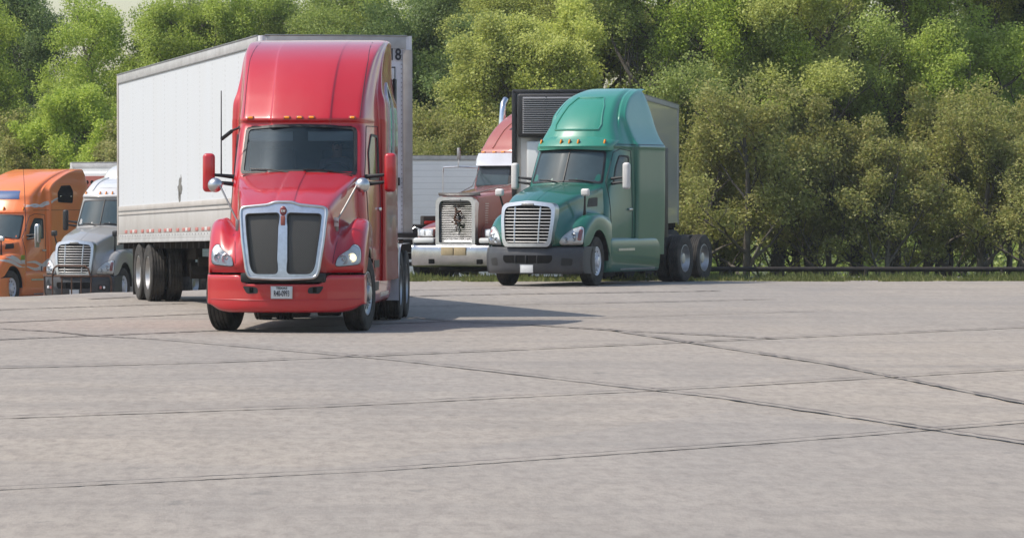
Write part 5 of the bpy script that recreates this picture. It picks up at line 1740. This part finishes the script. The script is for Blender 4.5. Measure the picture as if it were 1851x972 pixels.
# ------------------------------------------------------------------ trees
def tree_parts(seed, H, spread, leafn, leafsize, dens=1.0, low=0.10, clumps=70, lean=0.0, base=.26):
    """returns (wood MB, leaf vertex array)"""
    rg = np.random.default_rng(seed); rd = random.Random(seed)
    wood = MB(); tips = []
    def limb(p, d, L, r, lvl):
        n = 5; pts = [p]; rs = [r]
        q = Vector(p); dd = Vector(d).normalized()
        for i in range(n):
            dd = (dd + Vector((rd.uniform(-1, 1), rd.uniform(-1, 1), rd.uniform(-.4, .7))) * (.16 if lvl == 0 else .30)).normalized()
            q = q + dd * (L / n); pts.append(q.copy()); rs.append(r * (1 - .62 * (i + 1) / n))
        wood.tube(pts, rs, 9 if lvl == 0 else (6 if lvl == 1 else 4), cap=False)
        if lvl >= 1: tips.append((pts[-1], lvl)); tips.append((pts[3], lvl))
        if lvl < 3:
            k = {0: 15, 1: 5, 2: 3}[lvl]
            for j in range(k):
                f = rd.uniform(base if lvl == 0 else .3, 1.0)
                i = min(n - 1, int(f * n)); b = pts[i].lerp(pts[i + 1], f * n - i)
                th = rd.uniform(0, 2 * math.pi)
                out = Vector((math.cos(th), math.sin(th), rd.uniform(.15, .9)))
                nd = (dd * .5 + out * .85).normalized()
                limb(b, nd, L * {0: spread * (1.15 - .55 * f), 1: .55, 2: .55}[lvl], rs[i] * .52, lvl + 1)
    limb(Vector((0, 0, -.2)), Vector((lean, 0, 1)), H * .86, H * .021, 0)
    # clumps of leaves at limb ends plus some through the crown
    cs = [t[0] for t in tips]
    rd.shuffle(cs)
    cs = cs[:clumps]
    cen = np.array([[c.x, c.y, c.z] for c in cs])
    cen = cen[cen[:, 2] > H * low]
    rad = (0.20 + 0.40 * rg.random(len(cen))) * (H / 9.0) ** .7
    dn = (.40 + 1.2 * rg.random(len(cen)))
    wts = rad ** 2 * dn; wts /= wts.sum()
    idx = rg.choice(len(cen), size=leafn, p=wts)
    v = rg.normal(size=(leafn, 3)); v /= np.linalg.norm(v, axis=1)[:, None]
    rr = rg.random(leafn) ** .5
    # each clump is made of little sprays
    P = cen[idx] + v * (rad[idx] * rr)[:, None] * np.array([1.1, 1.1, .95])
    spr = rg.normal(size=(leafn, 3)) * .05
    P += spr * 1.2
    return wood, leaf_quads(P, leafsize, rg)

protos = {}
def make_proto(kind, seed, H, spread, leafn, leafsize, mat, name, **kw):
    w, L = tree_parts(seed, H, spread, leafn, leafsize, **kw)
    r = empty(name, (0, -400, 0))
    w.build('trunk', M['bark'], r, True, 60)
    np_mesh('crown', L, 4, mat, r)
    protos.setdefault(kind, []).append([r, False])
make_proto('bright', 11, 10.5, .36, 85800, .075, M['leaf_bright'], 'broadleaf_tree', clumps=190)
make_proto('bright', 12, 10.0, .40, 85800, .075, M['leaf_bright'], 'broadleaf_tree', clumps=170)
make_proto('mid', 13, 11.5, .34, 85800, .075, M['leaf_mid'], 'broadleaf_tree', clumps=180)
make_proto('mid', 14, 11.0, .38, 74360, .075, M['leaf_mid'], 'broadleaf_tree', clumps=150)
make_proto('dark', 15, 11.5, .34, 97240, .075, M['leaf_dark'], 'dark_tree', clumps=220)
make_proto('yellow', 16, 11.5, .36, 85800, .075, M['leaf_yellow'], 'pale_leaved_tree', clumps=180)
make_proto('yellow', 17, 10.5, .40, 74360, .075, M['leaf_yellow'], 'pale_leaved_tree', clumps=160)
make_proto('brush', 18, 4.4, .42, 25600, .062, M['leaf_brown'], 'brush_shrub', low=.0, base=.03, clumps=150)
make_proto('brush', 19, 3.8, .48, 22400, .062, M['leaf_brown'], 'brush_shrub', low=.0, base=.03, clumps=140)
make_proto('bushy', 20, 6.2, .44, 74360, .075, M['leaf_bright'], 'young_tree', low=.08, clumps=190)
make_proto('ybushy', 21, 7.4, .42, 78000, .075, M['leaf_yellow'], 'young_pale_tree', low=.05, base=.1, clumps=190)
make_proto('dbushy', 22, 8.0, .38, 78000, .075, M['leaf_dark'], 'young_dark_tree', low=.05, base=.1, clumps=190)
cnt = {}
def plant(kind, px, Y, sc, label, group=None, sz=None, dzz=0.0):
    x = (px - 530) * Y / 8000
    k = cnt.get(kind, 0); cnt[kind] = k + 1
    pr = protos[kind][k % len(protos[kind])]
    o = pr[0] if not pr[1] else copy_tree(pr[0])
    pr[1] = True
    o.location = (x, Y, gz(x, Y) + dzz)
    o.rotation_euler = (0, 0, (k * 2.399 + 1.1) % 6.283)
    o.scale = (sc, sc, (sz or sc))
    tag(o, label, {'bright': 'tree', 'mid': 'tree', 'dark': 'tree', 'yellow': 'tree', 'brush': 'shrub', 'bushy': 'tree', 'ybushy': 'tree', 'dbushy': 'tree'}[kind], group)
    return o
# the nearer wood edge, left to right across the picture
L1 = 'dark-leaved tree at the very left edge of the picture'
plant('dark', -12, 146, .86, L1); 
plant('dark', 66, 152, .60, 'dark tree beside the patch of sky in the upper left corner')
plant('bushy', 100, 137, 1.0, 'rounded bright green tree behind the orange tractor')
plant('bright', 168, 143, .86, 'tall bright green tree over the left end of the white trailer')
plant('bushy', 195, 136, 1.0, 'bright leafy young tree touching the upper left corner of the white trailer')
plant('bright', 262, 140, .90, 'bright green tree just left of the leaning bare limbs, above the white trailer')
plant('mid', 330, 144, .82, 'open tree with bare leaning limbs above the white trailer')
plant('bright', 385, 139, .88, 'bright tree standing behind the highest part of the trailer side')
plant('mid', 455, 141, .78, 'green tree rising behind the left corner of the red roof')
plant('mid', 535, 142, .84, 'green tree directly behind the middle of the red roof')
plant('mid', 610, 138, .77, 'green tree with sky showing through, above the right half of the red roof')
plant('mid', 690, 140, .84, 'green tree behind the upper right corner of the white trailer')
plant('dark', 775, 131, .80, 'large dark tree right of the white trailer')
plant('dark', 845, 137, .84, 'dark tree between the trailer and the pale-leaved trees')
plant('dbushy', 765, 127, 1.0, 'dark young tree rising beside the right edge of the white trailer')
plant('dbushy', 828, 128.5, 1.05, 'dark young tree left of the tall exhaust stack')
plant('ybushy', 900, 125.5, 1.0, 'pale young tree behind the exhaust stack of the maroon tractor')
plant('ybushy', 960, 124.5, 1.06, 'pale young tree directly over the black louvred trailer nose')
plant('ybushy', 1030, 125, 1.0, 'pale young tree over the green roof')
plant('yellow', 935, 131, .80, 'pale yellow-green tree above the maroon tractor')
plant('yellow', 985, 134, .86, 'pale yellow-green tree above the black louvred trailer nose')
plant('yellow', 1045, 129, .80, 'pale yellow-green tree behind the green roof fairing')
G = 'trees standing past the right of the green tractor'
ORD = ['first', 'second', 'third', 'fourth', 'fifth', 'sixth', 'seventh', 'eighth', 'ninth', 'tenth', 'eleventh', 'twelfth', 'thirteenth', 'fourteenth', 'fifteenth', 'sixteenth']
LOOK = {'yellow': 'pale yellow-green', 'mid': 'mid-green', 'bright': 'bright green'}
for i, (px, Y, k) in enumerate([(1110, 130, 'yellow'), (1180, 126, 'mid'), (1250, 131, 'yellow'), (1320, 127, 'bright'), (1400, 131, 'mid'), (1470, 126, 'yellow'), (1545, 130, 'bright'), (1620, 127, 'mid'), (1700, 130, 'yellow'), (1780, 127, 'bright'), (1860, 131, 'mid')]):
    plant(k, px, Y, .95 + .03 * (i % 3), '%s tree, %s in the row counted rightwards from the green tractor' % (LOOK[k], ORD[i]), G)
G3 = 'olive brush along the foot of the wood'
def brush(pxs, words, Yb):
    for i, px in enumerate(pxs):
        plant('brush', px, Yb + (i * 17) % 5, (1.0 if 'green' not in words else 1.1) + .12 * (i % 3), 'olive brushy shrub, %s from the left %s' % (ORD[i], words), G3)
brush([-30, 22, 70, 118, 165, 212], 'behind the orange and silver tractors', 133.5)
brush([735, 785, 835, 880, 925], 'between the white trailer and the maroon tractor', 120.5)
brush([1090 + 52 * i for i in range(16)], 'in the row past the green tractor', 121.5)

# the wood goes on to the left of the picture
G5 = 'trees of the wood left of the orange tractor, outside the picture'
for i, (px, Y, k) in enumerate([(-110, 139, 'bright'), (-200, 136, 'bushy'), (-290, 141, 'mid'), (-380, 137, 'bright'), (-470, 142, 'dark'), (-560, 138, 'mid'), (-660, 141, 'bright'), (-760, 137, 'mid')]):
    plant(k, px, Y, .88, '%s tree, %s in the row counted leftwards from the orange tractor' % ({'bushy': 'young bright green', 'dark': 'dark green'}.get(k, LOOK.get(k)), ORD[i]), G5)

# the wood further back, one mass
def far_wood():
    r2 = np.random.default_rng(9)
    nc = 1200
    X = r2.uniform(-22, 40, nc); Y = r2.uniform(150, 178, nc)
    edge = 5.0 + 1.0 * np.sin(X * .8) + 1.0 * np.sin(X * 2.3 + 1)
    Z = -1.25 + (edge) * r2.random(nc) ** .8
    rad = .5 + .7 * r2.random(nc)
    idx = r2.choice(nc, size=300000, p=(rad ** 2) / (rad ** 2).sum())
    v = r2.normal(size=(len(idx), 3)); v /= np.linalg.norm(v, axis=1)[:, None]
    P = np.stack([X, Y, Z], 1)[idx] + v * (rad[idx] * r2.random(len(idx)) ** .4)[:, None]
    o = np_mesh('distant_wood', leaf_quads(P, .15, r2), 4, M['leaf_mid'])
    tag(o, 'far mass of green foliage seen through the gaps between the trees', 'wood', kind='stuff')
far_wood()

# unseen wood added behind the camera for dark reflections in glass and chrome
def added_wood():
    r2 = np.random.default_rng(19)
    nc = 700
    X = r2.uniform(-90, 90, nc); Y = r2.uniform(-62, -48, nc)
    Z = (8.5 + 2.0 * np.sin(X * .35) + 1.2 * np.sin(X * 1.1)) * r2.random(nc) ** .8
    rad = 1.2 + 1.2 * r2.random(nc)
    idx = r2.integers(0, nc, 90000)
    v = r2.normal(size=(len(idx), 3)); v /= np.linalg.norm(v, axis=1)[:, None]
    P = np.stack([X, Y, Z], 1)[idx] + v * (rad[idx] * r2.random(len(idx)) ** .4)[:, None]
    o = np_mesh('added_wood_behind_camera', leaf_quads(P, .55, r2), 4, M['leaf_mid'])
    tag(o, 'unseen green wood added behind the camera for reflections', 'wood', kind='stuff')
added_wood()

# ------------------------------------------------------------------ a trace of summer haze
def haze():
    m = bpy.data.materials.new('thin_air')
    m.use_nodes = True
    nt = m.node_tree
    for n in list(nt.nodes): nt.nodes.remove(n)
    out = nt.nodes.new('ShaderNodeOutputMaterial')
    v = nt.nodes.new('ShaderNodeVolumePrincipled')
    v.inputs['Color'].default_value = (.93, .96, 1, 1)
    v.inputs['Density'].default_value = HAZE
    v.inputs['Anisotropy'].default_value = 0.2
    nt.links.new(v.outputs[0], out.inputs['Volume'])
    mb = MB().box((0, 700, 6.0), (1300, 1640, 17.0))
    o = mb.build('haze', m, None, False)
    tag(o, kind='stuff')
HAZE = 0.00022
if HAZE: haze()
